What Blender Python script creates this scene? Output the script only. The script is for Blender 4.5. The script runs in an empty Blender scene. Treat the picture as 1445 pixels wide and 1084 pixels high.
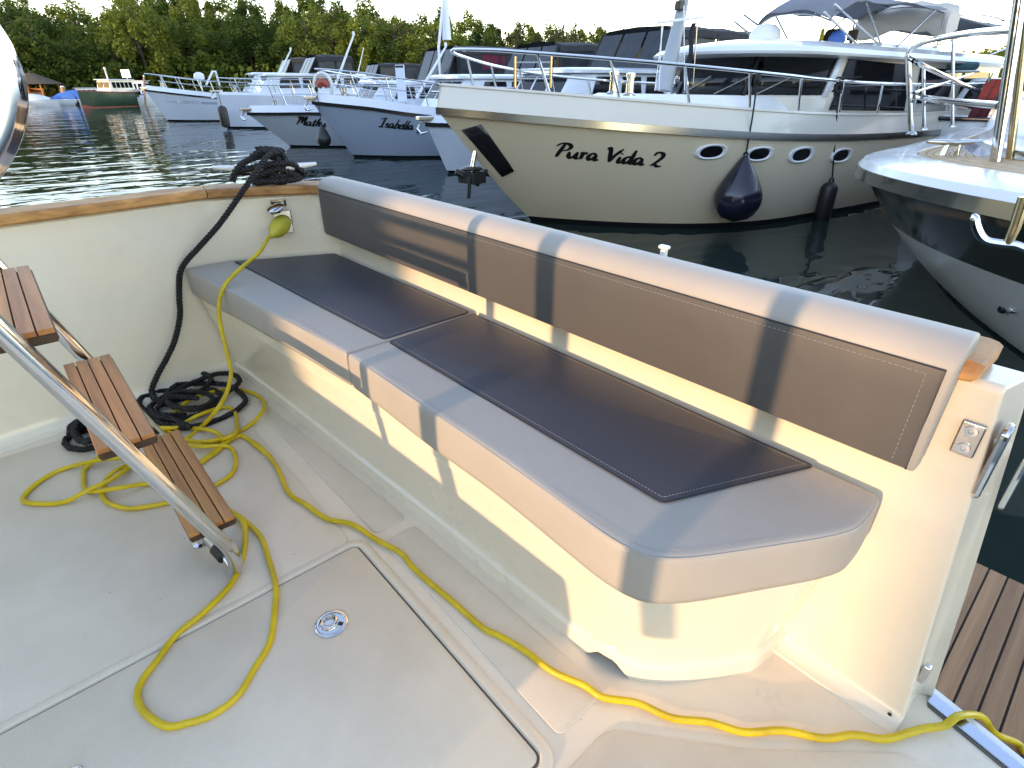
import bpy, bmesh, math, random
from mathutils import Vector, Matrix
random.seed(7)
R = math.radians
SC = bpy.context.scene
COL = SC.collection

# ---------------------------------------------------------------- camera, world, sun, exposure
EYE = Vector((0.0, 0.0, 1.2))
FPX, PITCH, HEAD = 780.0, math.atan(424.0 / 780.0), R(41.5)
cam = bpy.data.cameras.new('camera')
cam_o = bpy.data.objects.new('camera', cam); COL.objects.link(cam_o)
cam.sensor_width = 36.0; cam.sensor_fit = 'HORIZONTAL'; cam.lens = 36.0 * FPX / 1445.0
cam.clip_start = 0.02; cam.clip_end = 4000.0
cam_o.location = EYE
FW = Vector((-math.cos(HEAD), math.sin(HEAD), 0)); RT = Vector((math.sin(HEAD), math.cos(HEAD), 0)); UP = Vector((0, 0, 1))
LOOK = FW * math.cos(PITCH) - UP * math.sin(PITCH)
cam_o.rotation_euler = LOOK.to_track_quat('-Z', 'Y').to_euler()
SC.camera = cam_o

SUN_EL, SUN_DX = R(7.0), 0.08          # the low sun stands beyond the cabin side: light runs along +y
SUN_TO = Vector((SUN_DX, -1.0, 0)).normalized() * math.cos(SUN_EL) + UP * math.sin(SUN_EL)
world = bpy.data.worlds.new('World'); SC.world = world; world.use_nodes = True
wn = world.node_tree.nodes; wl = world.node_tree.links
bg = wn['Background']
sky = wn.new('ShaderNodeTexSky'); sky.sky_type = 'NISHITA'; sky.sun_disc = False
sky.sun_elevation = SUN_EL; sky.sun_rotation = math.atan2(SUN_TO.x, SUN_TO.y)
sky.altitude = 1200; sky.air_density = 1.0; sky.dust_density = 0.05; sky.ozone_density = 2.3
wl.new(sky.outputs[0], bg.inputs[0]); bg.inputs[1].default_value = 0.15
sun = bpy.data.lights.new('sun', 'SUN'); sun.energy = 2.0; sun.angle = R(0.5); sun.color = (0.255, 0.215, 0.16)
sun_o = bpy.data.objects.new('sun', sun); COL.objects.link(sun_o)
sun_o.rotation_euler = (-SUN_TO).to_track_quat('-Z', 'Y').to_euler(); sun_o.location = (0, -20, 20)
SC.view_settings.view_transform = 'Standard'; SC.view_settings.look = 'None'
SC.view_settings.exposure = 3.1; SC.view_settings.gamma = 1.0; SC.view_settings.use_curve_mapping = False
SC.view_settings.use_white_balance = True; SC.view_settings.white_balance_temperature = 9700; SC.view_settings.white_balance_tint = 27
SC.cycles.max_bounces = 8; SC.cycles.transparent_max_bounces = 12
SC.cycles.caustics_reflective = False; SC.cycles.caustics_refractive = False
SC.cycles.use_denoising = True

WATER = -0.8      # water level below the cockpit floor (z = 0)

# ---------------------------------------------------------------- measuring helpers: a picture point onto a plane of the place
def ray(u, v):
    a, b = u - 722.5, 542.0 - v
    return FW * (FPX * math.cos(PITCH) + b * math.sin(PITCH)) + RT * a + UP * (b * math.cos(PITCH) - FPX * math.sin(PITCH))
def at_z(u, v, z):
    d = ray(u, v); return EYE + d * ((z - EYE.z) / d.z)
def at_y(u, v, y):
    d = ray(u, v); return EYE + d * (y / d.y)
def at_x(u, v, x):
    d = ray(u, v); return EYE + d * (x / d.x)
def at_r(u, v, r):
    d = ray(u, v); return EYE + d * (r / math.hypot(d.x, d.y))
def to_px(P):
    d = Vector(P) - EYE; f = d.dot(FW); r = d.dot(RT); u = d.z
    c = f * math.cos(PITCH) - u * math.sin(PITCH); b = f * math.sin(PITCH) + u * math.cos(PITCH)
    return 722.5 + FPX * r / c, 542 - FPX * b / c

# ---------------------------------------------------------------- materials
def new_mat(name):
    m = bpy.data.materials.new(name); m.use_nodes = True
    return m, m.node_tree.nodes, m.node_tree.links, m.node_tree.nodes['Principled BSDF']
def mat(name, col, rough=0.5, metal=0.0, coat=0.0, vary=0.0, vscale=6.0, bump=0.0, bscale=60.0, rvary=0.0, spec=0.5, stretch=None, trans=0.0, wrinkle=0.0, smudge=0.0):
    m, n, l, b = new_mat(name)
    b.inputs['Base Color'].default_value = (*col, 1); b.inputs['Roughness'].default_value = rough
    b.inputs['Metallic'].default_value = metal; b.inputs['Coat Weight'].default_value = coat; b.inputs['Coat Roughness'].default_value = 0.06
    b.inputs['Specular IOR Level'].default_value = spec
    if trans: b.inputs['Transmission Weight'].default_value = trans
    tc = n.new('ShaderNodeTexCoord'); mp = n.new('ShaderNodeMapping'); l.new(tc.outputs['Object'], mp.inputs[0])
    if stretch: mp.inputs['Scale'].default_value = stretch
    if vary or rvary:
        t = n.new('ShaderNodeTexNoise'); t.inputs['Scale'].default_value = vscale; t.inputs['Detail'].default_value = 6; t.inputs['Roughness'].default_value = 0.6
        l.new(mp.outputs[0], t.inputs['Vector'])
        if vary:
            r = n.new('ShaderNodeValToRGB'); l.new(t.outputs[0], r.inputs[0])
            r.color_ramp.elements[0].position = 0.3; r.color_ramp.elements[1].position = 0.72
            r.color_ramp.elements[0].color = (*[c * (1 - vary) for c in col], 1); r.color_ramp.elements[1].color = (*[min(1, c * (1 + vary * 0.5)) for c in col], 1)
            l.new(r.outputs[0], b.inputs['Base Color'])
        if rvary:
            q = n.new('ShaderNodeMapRange'); l.new(t.outputs[0], q.inputs[0]); q.inputs[1].default_value = 0.3; q.inputs[2].default_value = 0.7
            q.inputs[3].default_value = max(0.01, rough - rvary); q.inputs[4].default_value = rough + rvary; l.new(q.outputs[0], b.inputs['Roughness'])
    if bump:
        t2 = n.new('ShaderNodeTexNoise'); t2.inputs['Scale'].default_value = bscale; t2.inputs['Detail'].default_value = 4
        l.new(mp.outputs[0], t2.inputs['Vector'])
        bp = n.new('ShaderNodeBump'); bp.inputs['Strength'].default_value = bump; bp.inputs['Distance'].default_value = 0.004
        l.new(t2.outputs[0], bp.inputs['Height']); l.new(bp.outputs[0], b.inputs['Normal'])
        if wrinkle:                             # shallow sag and puckers of stretched vinyl
            t3 = n.new('ShaderNodeTexNoise'); t3.inputs['Scale'].default_value = 13; t3.inputs['Detail'].default_value = 3; t3.inputs['Distortion'].default_value = 0.8; l.new(mp.outputs[0], t3.inputs['Vector'])
            b2 = n.new('ShaderNodeBump'); b2.inputs['Strength'].default_value = wrinkle; b2.inputs['Distance'].default_value = 0.006
            l.new(t3.outputs[0], b2.inputs['Height']); l.new(b2.outputs[0], bp.inputs['Normal'])
    if smudge:                                  # scuffs, dried water marks and foot dirt
        t4 = n.new('ShaderNodeTexNoise'); t4.inputs['Scale'].default_value = 5.5; t4.inputs['Detail'].default_value = 9; t4.inputs['Roughness'].default_value = 0.72; t4.inputs['Distortion'].default_value = 0.6; l.new(mp.outputs[0], t4.inputs['Vector'])
        r4 = n.new('ShaderNodeMapRange'); r4.inputs[1].default_value = 0.52; r4.inputs[2].default_value = 0.78; r4.inputs[3].default_value = 0; r4.inputs[4].default_value = smudge; l.new(t4.outputs[0], r4.inputs[0])
        m4 = n.new('ShaderNodeMix'); m4.data_type = 'RGBA'; l.new(r4.outputs[0], m4.inputs['Factor'])
        src = b.inputs['Base Color'].links[0].from_socket if b.inputs['Base Color'].links else None
        if src: l.new(src, m4.inputs['A'])
        else: m4.inputs['A'].default_value = (*col, 1)
        m4.inputs['B'].default_value = (*[c * .62 for c in col], 1); l.new(m4.outputs['Result'], b.inputs['Base Color'])
    return m
def wood(name, c1, c2, axis='Y', scale=9.0, rough=0.55):
    m, n, l, b = new_mat(name)
    tc = n.new('ShaderNodeTexCoord'); mp = n.new('ShaderNodeMapping'); l.new(tc.outputs['Object'], mp.inputs[0])
    s = {'X': (0.12, 3, 3), 'Y': (3, 0.12, 3), 'D': (1.2, 0.9, 3)}[axis]; mp.inputs['Scale'].default_value = s
    oi = n.new('ShaderNodeObjectInfo'); ad = n.new('ShaderNodeVectorMath'); ad.operation = 'ADD'
    sc = n.new('ShaderNodeVectorMath'); sc.operation = 'SCALE'; cx = n.new('ShaderNodeCombineXYZ')
    l.new(oi.outputs['Random'], cx.inputs[0]); l.new(oi.outputs['Random'], cx.inputs[1]); l.new(cx.outputs[0], sc.inputs[0]); sc.inputs['Scale'].default_value = 30
    l.new(mp.outputs[0], ad.inputs[0]); l.new(sc.outputs[0], ad.inputs[1])
    t = n.new('ShaderNodeTexNoise'); t.inputs['Scale'].default_value = scale; t.inputs['Detail'].default_value = 8; t.inputs['Roughness'].default_value = 0.65; t.inputs['Distortion'].default_value = 0.4
    l.new(ad.outputs[0], t.inputs['Vector'])
    r = n.new('ShaderNodeValToRGB'); l.new(t.outputs[0], r.inputs[0])
    r.color_ramp.elements[0].position = 0.33; r.color_ramp.elements[1].position = 0.66
    r.color_ramp.elements[0].color = (*c1, 1); r.color_ramp.elements[1].color = (*c2, 1)
    hs = n.new('ShaderNodeHueSaturation'); mr = n.new('ShaderNodeMapRange'); l.new(oi.outputs['Random'], mr.inputs[0]); mr.inputs[3].default_value = 0.82; mr.inputs[4].default_value = 1.15
    l.new(mr.outputs[0], hs.inputs['Value']); l.new(r.outputs[0], hs.inputs['Color']); l.new(hs.outputs[0], b.inputs['Base Color'])
    b.inputs['Roughness'].default_value = rough
    bp = n.new('ShaderNodeBump'); bp.inputs['Strength'].default_value = 0.35; bp.inputs['Distance'].default_value = 0.002
    l.new(t.outputs[0], bp.inputs['Height']); l.new(bp.outputs[0], b.inputs['Normal'])
    return m
M = {}
M['gel'] = mat('cream_gelcoat', (0.78, 0.70, 0.56), 0.22, coat=0.35, vary=0.05, vscale=2.5, rvary=0.08, smudge=0.22)
M['gelwhite'] = mat('white_gelcoat', (0.80, 0.81, 0.80), 0.2, coat=0.4, vary=0.04, vscale=2, rvary=0.05)
M['floor'] = mat('floor_gelcoat', (0.75, 0.65, 0.52), 0.32, vary=0.07, vscale=3.5, rvary=0.1, smudge=0.4)
M['gap'] = mat('hatch_gap_seal', (0.10, 0.095, 0.085), 0.7)
M['teak'] = wood('oiled_teak', (0.27, 0.095, 0.025), (0.56, 0.26, 0.085), 'D', 10, 0.55)
M['tread'] = wood('ladder_teak', (0.30, 0.10, 0.026), (0.60, 0.25, 0.075), 'X', 10, 0.5)
M['tread_end'] = mat('dark_end_grain', (0.06, 0.028, 0.012), 0.6, vary=0.3, vscale=60)
M['plank'] = wood('weathered_teak_plank', (0.25, 0.105, 0.043), (0.44, 0.205, 0.09), 'Y', 12, 0.6)
M['paleteak'] = wood('pale_deck_teak', (0.42, 0.23, 0.10), (0.64, 0.38, 0.18), 'D', 6, 0.6)
M['caulk'] = mat('black_caulk', (0.012, 0.012, 0.013), 0.6)
M['chrome'] = mat('polished_stainless', (0.72, 0.72, 0.71), 0.1, 1.0, vary=0.12, vscale=22, rvary=0.06)
M['steel'] = mat('brushed_stainless', (0.55, 0.54, 0.52), 0.26, 1.0, vary=0.15, vscale=30, rvary=0.06)
M['vdark'] = mat('charcoal_vinyl', (0.042, 0.047, 0.060), 0.5, vary=0.08, vscale=6, bump=0.12, bscale=420, wrinkle=0.13)
M['vback'] = mat('taupe_vinyl', (0.082, 0.076, 0.071), 0.5, vary=0.08, vscale=6, bump=0.12, bscale=420, wrinkle=0.13)
M['vlight'] = mat('pale_grey_vinyl', (0.385, 0.355, 0.315), 0.5, vary=0.06, vscale=5, bump=0.10, bscale=380, wrinkle=0.13)
M['stitch'] = mat('stitching_thread', (0.30, 0.29, 0.28), 0.8)
M['seam'] = mat('dark_seam_line', (0.03, 0.03, 0.035), 0.8)  # dark line along the cushion panel seams
M['black'] = mat('black_plastic', (0.014, 0.014, 0.015), 0.4)
M['rope'] = mat('black_rope', (0.0045, 0.0045, 0.005), 0.6, bump=0.5, bscale=500)
M['cable'] = mat('yellow_cable_sheath', (0.66, 0.45, 0.012), 0.42, vary=0.28, vscale=14, rvary=.12)
M['plug'] = mat('yellow_plug_rubber', (0.52, 0.45, 0.04), 0.55, vary=0.15, vscale=30)
M['bluegrey'] = mat('slate_hull_paint', (0.34, 0.42, 0.52), 0.16, coat=0.5, vary=0.04, vscale=1.2)
M['greyhull'] = mat('pale_grey_hull_paint', (0.63, 0.70, 0.78), 0.16, coat=0.5, vary=0.04, vscale=1.2)
M['midhull'] = mat('grey_blue_hull_paint', (0.20, 0.235, 0.28), 0.16, coat=0.5, vary=0.04, vscale=1.2)
M['olive'] = mat('beige_hull_paint', (0.80, 0.66, 0.47), 0.14, coat=0.5, vary=0.04, vscale=1.0)
M['bulwark'] = mat('white_bulwark_paint', (0.68, 0.74, 0.80), 0.18, coat=0.4, vary=0.04, vscale=1.5)
M['cream'] = mat('cream_superstructure', (0.68, 0.63, 0.54), 0.2, coat=0.4, vary=0.04, vscale=1.5)
M['boot'] = mat('black_boot_top', (0.012, 0.012, 0.014), 0.25)
M['darkglass'] = mat('dark_tinted_glass', (0.008, 0.009, 0.011), 0.04, spec=0.35)
M['pane'] = mat('clear_vinyl_pane', (0.035, 0.042, 0.052), 0.22, spec=0.25, vary=0.4, vscale=3)
M['mastgrey'] = mat('grey_mast_paint', (0.30, 0.34, 0.38), 0.3)
M['canvas'] = mat('black_canvas', (0.022, 0.021, 0.024), 0.8, vary=0.3, vscale=4)
M['browncanvas'] = mat('brown_canvas', (0.075, 0.05, 0.032), 0.85, vary=0.3, vscale=4)
M['railsteel'] = mat('polished_rub_rail', (0.50, 0.49, 0.46), 0.22, 1.0)
M['navy'] = mat('navy_fender_vinyl', (0.010, 0.011, 0.026), 0.22, coat=0.3, vary=0.2, vscale=5)
M['lettering'] = mat('black_lettering', (0.008, 0.008, 0.009), 0.35)
M['gold'] = mat('gold_sun_tinted_metal', (0.62, 0.47, 0.28), 0.22, 1.0)  # warm sunlight on posts and shank put into the colour; also gold print
M['flag'] = mat('dark_furled_flag', (0.012, 0.013, 0.02), 0.85)
M['red'] = mat('dark_red_towel', (0.10, 0.010, 0.012), 0.9, vary=0.3, vscale=20)
M['teal'] = mat('teal_cushion', (0.015, 0.10, 0.11), 0.6)
M['bluetarp'] = mat('blue_tarpaulin', (0.02, 0.16, 0.50), 0.5, vary=0.3, vscale=4)
M['whiteplastic'] = mat('white_plastic', (0.74, 0.75, 0.75), 0.3)
M['maroon'] = mat('maroon_curtain', (0.16, 0.012, 0.03), 0.8)
M['greentop'] = mat('dark_green_hull_paint', (0.014, 0.05, 0.026), 0.3, vary=0.2, vscale=3)
M['redhull'] = mat('red_oxide_paint', (0.42, 0.07, 0.04), 0.4, vary=0.2, vscale=3)
M['thatch'] = mat('brown_shingle', (0.13, 0.085, 0.055), 0.9, vary=0.4, vscale=10)
M['orangewood'] = mat('orange_stained_wood', (0.42, 0.15, 0.04), 0.7, vary=0.3, vscale=6)
M['pilewood'] = mat('bare_pile_wood', (0.40, 0.24, 0.13), 0.8, vary=0.3, vscale=8)
M['bluestrip'] = mat('sky_tinted_sill', (0.45, 0.52, 0.60), 0.2, 1.0)  # sky reflection on the chrome sill put into its blue colour
M['bark'] = mat('tree_bark', (0.085, 0.062, 0.045), 0.9, vary=0.4, vscale=4)
M['bank'] = mat('wooded_bank_soil', (0.030, 0.036, 0.016), 0.95, vary=0.5, vscale=0.4)
M['timber'] = mat('sun_blocker_timber', (0.10, 0.07, 0.05), 0.8, vary=0.3, vscale=1)
M['lightfab'] = None

def leaf_mat(name, c1, c2, tr):
    m, n, l, b = new_mat(name)
    tc = n.new('ShaderNodeTexCoord'); t = n.new('ShaderNodeTexNoise'); t.inputs['Scale'].default_value = 0.45; t.inputs['Detail'].default_value = 3
    l.new(tc.outputs['Object'], t.inputs['Vector'])
    oi = n.new('ShaderNodeObjectInfo'); ma = n.new('ShaderNodeMath'); ma.operation = 'MULTIPLY_ADD'; ma.inputs[1].default_value = 0.7; l.new(oi.outputs['Random'], ma.inputs[0])
    mb_ = n.new('ShaderNodeMath'); mb_.operation = 'SUBTRACT'; mb_.inputs[1].default_value = 0.35; l.new(t.outputs[0], mb_.inputs[0]); l.new(mb_.outputs[0], ma.inputs[2])
    r = n.new('ShaderNodeValToRGB'); l.new(ma.outputs[0], r.inputs[0])
    r.color_ramp.elements[0].position = 0.1; r.color_ramp.elements[1].position = 0.95
    r.color_ramp.elements[0].color = (*c1, 1); r.color_ramp.elements[1].color = (*c2, 1)
    l.new(r.outputs[0], b.inputs['Base Color']); b.inputs['Roughness'].default_value = 0.65; b.inputs['Specular IOR Level'].default_value = 0.25
    tl = n.new('ShaderNodeBsdfTranslucent'); l.new(r.outputs[0], tl.inputs[0]); mx = n.new('ShaderNodeMixShader'); mx.inputs[0].default_value = tr
    out = n['Material Output']; l.new(b.outputs[0], mx.inputs[1]); l.new(tl.outputs[0], mx.inputs[2]); l.new(mx.outputs[0], out.inputs[0])
    return m
M['leaf'] = leaf_mat('broadleaf_foliage', (0.032, 0.070, 0.012), (0.135, 0.175, 0.026), 0.35)
M['pine'] = leaf_mat('pine_foliage', (0.028, 0.046, 0.018), (0.060, 0.075, 0.026), 0.15)
def fabric_mat(name, col, tr):
    m, n, l, b = new_mat(name)
    b.inputs['Base Color'].default_value = (*col, 1); b.inputs['Roughness'].default_value = 0.8
    tl = n.new('ShaderNodeBsdfTranslucent'); tl.inputs[0].default_value = (*col, 1); mx = n.new('ShaderNodeMixShader'); mx.inputs[0].default_value = tr
    tc = n.new('ShaderNodeTexCoord'); t = n.new('ShaderNodeTexNoise'); t.inputs['Scale'].default_value = 2.2; t.inputs['Detail'].default_value = 3; l.new(tc.outputs['Object'], t.inputs['Vector'])
    bp = n.new('ShaderNodeBump'); bp.inputs['Strength'].default_value = 0.6; bp.inputs['Distance'].default_value = 0.06; l.new(t.outputs[0], bp.inputs['Height']); l.new(bp.outputs[0], b.inputs['Normal'])
    out = n['Material Output']; l.new(b.outputs[0], mx.inputs[1]); l.new(tl.outputs[0], mx.inputs[2]); l.new(mx.outputs[0], out.inputs[0])
    return m
M['awning'] = fabric_mat('grey_awning_cloth', (0.27, 0.29, 0.33), 0.3)
M['whitecloth'] = fabric_mat('white_bundled_cloth', (0.75, 0.70, 0.64), 0.3)

# non-skid: fine diamond dots pressed into the gelcoat
def nonskid():
    m, n, l, b = new_mat('nonskid_gelcoat')
    tc = n.new('ShaderNodeTexCoord')
    v = n.new('ShaderNodeTexVoronoi'); v.inputs['Scale'].default_value = 210; v.inputs['Randomness'].default_value = 0.12; l.new(tc.outputs['Object'], v.inputs['Vector'])
    t = n.new('ShaderNodeTexNoise'); t.inputs['Scale'].default_value = 3.0; t.inputs['Detail'].default_value = 7; t.inputs['Roughness'].default_value = 0.65; l.new(tc.outputs['Object'], t.inputs['Vector'])
    r = n.new('ShaderNodeValToRGB'); l.new(t.outputs[0], r.inputs[0]); r.color_ramp.elements[0].position = 0.3; r.color_ramp.elements[1].position = 0.7
    r.color_ramp.elements[0].color = (0.60, 0.515, 0.405, 1); r.color_ramp.elements[1].color = (0.71, 0.62, 0.50, 1)
    l.new(r.outputs[0], b.inputs['Base Color'])
    q = n.new('ShaderNodeMapRange'); l.new(t.outputs[0], q.inputs[0]); q.inputs[3].default_value = 0.3; q.inputs[4].default_value = 0.55; l.new(q.outputs[0], b.inputs['Roughness'])
    bp = n.new('ShaderNodeBump'); bp.inputs['Strength'].default_value = 0.35; bp.inputs['Distance'].default_value = 0.0012; l.new(v.outputs['Distance'], bp.inputs['Height']); l.new(bp.outputs[0], b.inputs['Normal'])
    return m
M['nonskid'] = nonskid()

def water_mat():
    m, n, l, b = new_mat('harbour_water')
    b.inputs['Base Color'].default_value = (0.014, 0.028, 0.024, 1); b.inputs['Roughness'].default_value = 0.02; b.inputs['IOR'].default_value = 1.33
    tc = n.new('ShaderNodeTexCoord')
    def layer(scale, sx, sy, rot, det):
        mp = n.new('ShaderNodeMapping'); l.new(tc.outputs['Object'], mp.inputs[0]); mp.inputs['Rotation'].default_value = (0, 0, rot); mp.inputs['Scale'].default_value = (sx, sy, 1)
        t = n.new('ShaderNodeTexNoise'); t.inputs['Scale'].default_value = scale; t.inputs['Detail'].default_value = det; t.inputs['Roughness'].default_value = 0.5; l.new(mp.outputs[0], t.inputs['Vector']); return t
    a = layer(1.5, 1.0, 0.5, 0.5, 2); c = layer(0.35, 1.0, 0.7, -0.3, 2)
    ad = n.new('ShaderNodeMath'); ad.operation = 'MULTIPLY_ADD'; l.new(c.outputs[0], ad.inputs[0]); ad.inputs[1].default_value = 1.6; l.new(a.outputs[0], ad.inputs[2])
    bp = n.new('ShaderNodeBump'); bp.inputs['Strength'].default_value = 0.6; bp.inputs['Distance'].default_value = 0.055; l.new(ad.outputs[0], bp.inputs['Height']); l.new(bp.outputs[0], b.inputs['Normal'])
    return m
M['water'] = water_mat()

# ---------------------------------------------------------------- mesh helpers
class MB:
    def __init__(s): s.v = []; s.f = []
    def add(s, vs, fs):
        o = len(s.v); s.v += [tuple(v) for v in vs]; s.f += [tuple(i + o for i in f) for f in fs]; return s
    def box(s, c, d, rz=0.0, taper=1.0):
        c = Vector(c); m = Matrix.Rotation(rz, 3, 'Z'); vs = []
        for z in (-.5, .5):
            k = 1.0 if z < 0 else taper
            for x, y in ((-.5, -.5), (.5, -.5), (.5, .5), (-.5, .5)): vs.append(c + m @ Vector((x * d[0] * k, y * d[1] * k, z * d[2])))
        return s.add(vs, [(3, 2, 1, 0), (4, 5, 6, 7), (0, 1, 5, 4), (1, 2, 6, 5), (2, 3, 7, 6), (3, 0, 4, 7)])
    def rings(s, rs, close=True, cap0=True, cap1=True):
        n = len(rs[0]); o = len(s.v)
        for r in rs: s.v += [tuple(p) for p in r]
        for i in range(len(rs) - 1):
            for j in range(n if close else n - 1):
                k = (j + 1) % n; s.f.append((o + i * n + j, o + i * n + k, o + (i + 1) * n + k, o + (i + 1) * n + j))
        if close and cap0: s.f.append(tuple(o + j for j in reversed(range(n))))
        if close and cap1: s.f.append(tuple(o + (len(rs) - 1) * n + j for j in range(n)))
        return s
    def tube(s, pts, r, n=8, cap=True, closed=False):
        pts = [Vector(p) for p in pts]; N = len(pts); rs = []; prev = None
        for i, p in enumerate(pts):
            a = pts[(i - 1) % N] if (closed or i > 0) else p; b = pts[(i + 1) % N] if (closed or i < N - 1) else p
            t = (b - a)
            if t.length < 1e-9: t = Vector((0, 0, 1))
            t.normalize()
            if prev is None:
                ref = Vector((0, 0, 1)) if abs(t.z) < 0.9 else Vector((1, 0, 0)); nx = t.cross(ref).normalized()
            else:
                nx = prev - t * prev.dot(t)
                nx = nx.normalized() if nx.length > 1e-6 else t.orthogonal().normalized()
            prev = nx; ny = t.cross(nx); rr = r[i] if isinstance(r, (list, tuple)) else r
            rs.append([p + nx * (rr * math.cos(2 * math.pi * k / n)) + ny * (rr * math.sin(2 * math.pi * k / n)) for k in range(n)])
        if closed: rs.append(rs[0])
        return s.rings(rs, cap0=cap and not closed, cap1=cap and not closed)
    def lathe(s, c, prof, n=20, axis=None):
        c = Vector(c); ax = (axis or Vector((0, 0, 1))).normalized(); q = ax.to_track_quat('Z', 'Y')
        return s.rings([[c + q @ Vector((r * math.cos(2 * math.pi * k / n), r * math.sin(2 * math.pi * k / n), z)) for k in range(n)] for r, z in prof])
    def prism(s, poly, z0, z1):
        return s.rings([[(p[0], p[1], z0) for p in poly], [(p[0], p[1], z1) for p in poly]])
    def slab(s, pts, th):                       # polygon in space given a thickness along its normal
        pts = [Vector(p) for p in pts]; nn = Vector((0, 0, 0))
        for i in range(len(pts)):
            a, b = pts[i], pts[(i + 1) % len(pts)]; nn += a.cross(b)
        nn.normalize(); return s.rings([pts, [p + nn * th for p in pts]])
    def grid(s, P):                             # open sheet, P[i][j]
        return s.rings(P, close=False)
def catmull(pts, k=6, closed=False):
    pts = [Vector(p) for p in pts]; n = len(pts); out = []
    rng = range(n) if closed else range(n - 1)
    for i in rng:
        p0 = pts[(i - 1) % n] if (closed or i > 0) else pts[i] * 2 - pts[i + 1]
        p1 = pts[i]; p2 = pts[(i + 1) % n]
        p3 = pts[(i + 2) % n] if (closed or i + 2 < n) else p2 * 2 - p1
        for j in range(k):
            t = j / k
            out.append(0.5 * ((2 * p1) + (p2 - p0) * t + (2 * p0 - 5 * p1 + 4 * p2 - p3) * t * t + (3 * p1 - p0 - 3 * p2 + p3) * t ** 3))
    if not closed: out.append(pts[-1].copy())
    return out
def arc_round(poly, rad, k=4):                 # rounded corners of a plan polygon
    out = []; n = len(poly)
    for i in range(n):
        p = Vector(poly[i]).to_2d(); a = Vector(poly[i - 1]).to_2d(); b = Vector(poly[(i + 1) % n]).to_2d()
        r = rad[i] if isinstance(rad, (list, tuple)) else rad
        r1 = min(r, (a - p).length * .45); r2 = min(r, (b - p).length * .45)
        q1 = p + (a - p).normalized() * r1; q2 = p + (b - p).normalized() * r2
        for j in range(k + 1):
            t = j / k; out.append((1 - t) ** 2 * q1 + 2 * t * (1 - t) * p + t * t * q2)
    return [(v.x, v.y) for v in out]
def inset(poly, d):
    n = len(poly); out = []; area = sum(poly[i][0] * poly[(i + 1) % n][1] - poly[(i + 1) % n][0] * poly[i][1] for i in range(n))
    sg = 1 if area > 0 else -1
    for i in range(n):
        a = Vector(poly[i - 1][:2]); p = Vector(poly[i][:2]); b = Vector(poly[(i + 1) % n][:2])
        e1 = (p - a); e2 = (b - p)
        if e1.length < 1e-7: e1 = e2
        if e2.length < 1e-7: e2 = e1
        e1 = e1.normalized(); e2 = e2.normalized(); n1 = Vector((-e1.y, e1.x)); n2 = Vector((-e2.y, e2.x)); m = n1 + n2
        m = m.normalized() if m.length > 1e-6 else n1
        k = 1 / max(0.5, m.dot(n1)); q = p + m * (d * k * sg); out.append((q.x, q.y))
    return out
def obj(name, mb, m, parent=None, smooth=True, bevel=0.0, seg=2, angle=40, kind=None):
    me = bpy.data.meshes.new(name); me.from_pydata(mb.v, [], mb.f); me.validate()
    bm = bmesh.new(); bm.from_mesh(me); bmesh.ops.recalc_face_normals(bm, faces=bm.faces); bm.to_mesh(me); bm.free()
    me.materials.append(m)
    o = bpy.data.objects.new(name, me); COL.objects.link(o)
    if smooth:
        for p in me.polygons: p.use_smooth = True
        me.set_sharp_from_angle(angle=R(angle))
    if bevel:
        bv = o.modifiers.new('bevel', 'BEVEL'); bv.width = bevel; bv.segments = seg; bv.limit_method = 'ANGLE'; bv.angle_limit = R(35)
        bv.harden_normals = True
    if parent is not None:
        o.parent = parent
        if parent.get('world_children'): o.matrix_parent_inverse = Matrix.Translation(-Vector(parent['base']))
    if kind: o['kind'] = kind
    return o
def sub(name, mb, m, part, **k):               # a piece of a part, given in the same space as the part's mesh
    o = obj(name, mb, m, None, **k); o.parent = part; return o
def empty(name, label, cat, loc=(0, 0, 0), rz=0.0, group=None, world=False):
    o = bpy.data.objects.new(name, None); COL.objects.link(o); o.location = loc; o.rotation_euler = (0, 0, rz); o.empty_display_size = 0.1
    o['label'] = label; o['category'] = cat
    if group: o['group'] = group
    if world: o['world_children'] = 1; o['base'] = tuple(loc)
    return o
def tag(o, label, cat, group=None):
    o['label'] = label; o['category'] = cat
    if group: o['group'] = group
    return o
def copy_tree(o, parent=None):
    c = o.copy(); COL.objects.link(c)
    if parent: c.parent = parent
    for ch in list(o.children): copy_tree(ch, c)
    return c
def lerp(a, b, t): return a + (b - a) * t
def pw(x, pts):                                 # piecewise linear
    if x <= pts[0][0]: return pts[0][1]
    for (a, va), (b, vb) in zip(pts, pts[1:]):
        if x <= b: return va + (vb - va) * (x - a) / (b - a)
    return pts[-1][1]

# ================================================================ THE SETTING: water, bank
wmb = MB(); wmb.add([(-420, -90, WATER), (160, -90, WATER), (160, 420, WATER), (-420, 420, WATER)], [(0, 1, 2, 3)])
water = obj('water', wmb, M['water'], kind='structure')

# ================================================================ OWN BOAT: the cockpit in the foreground
yacht = empty('motor_yacht', 'cream cockpit of the nearest yacht with teak capped bulwark and built-in stern bench', 'motor yacht', (-1.3, 0.3, 0), world=True)
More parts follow.
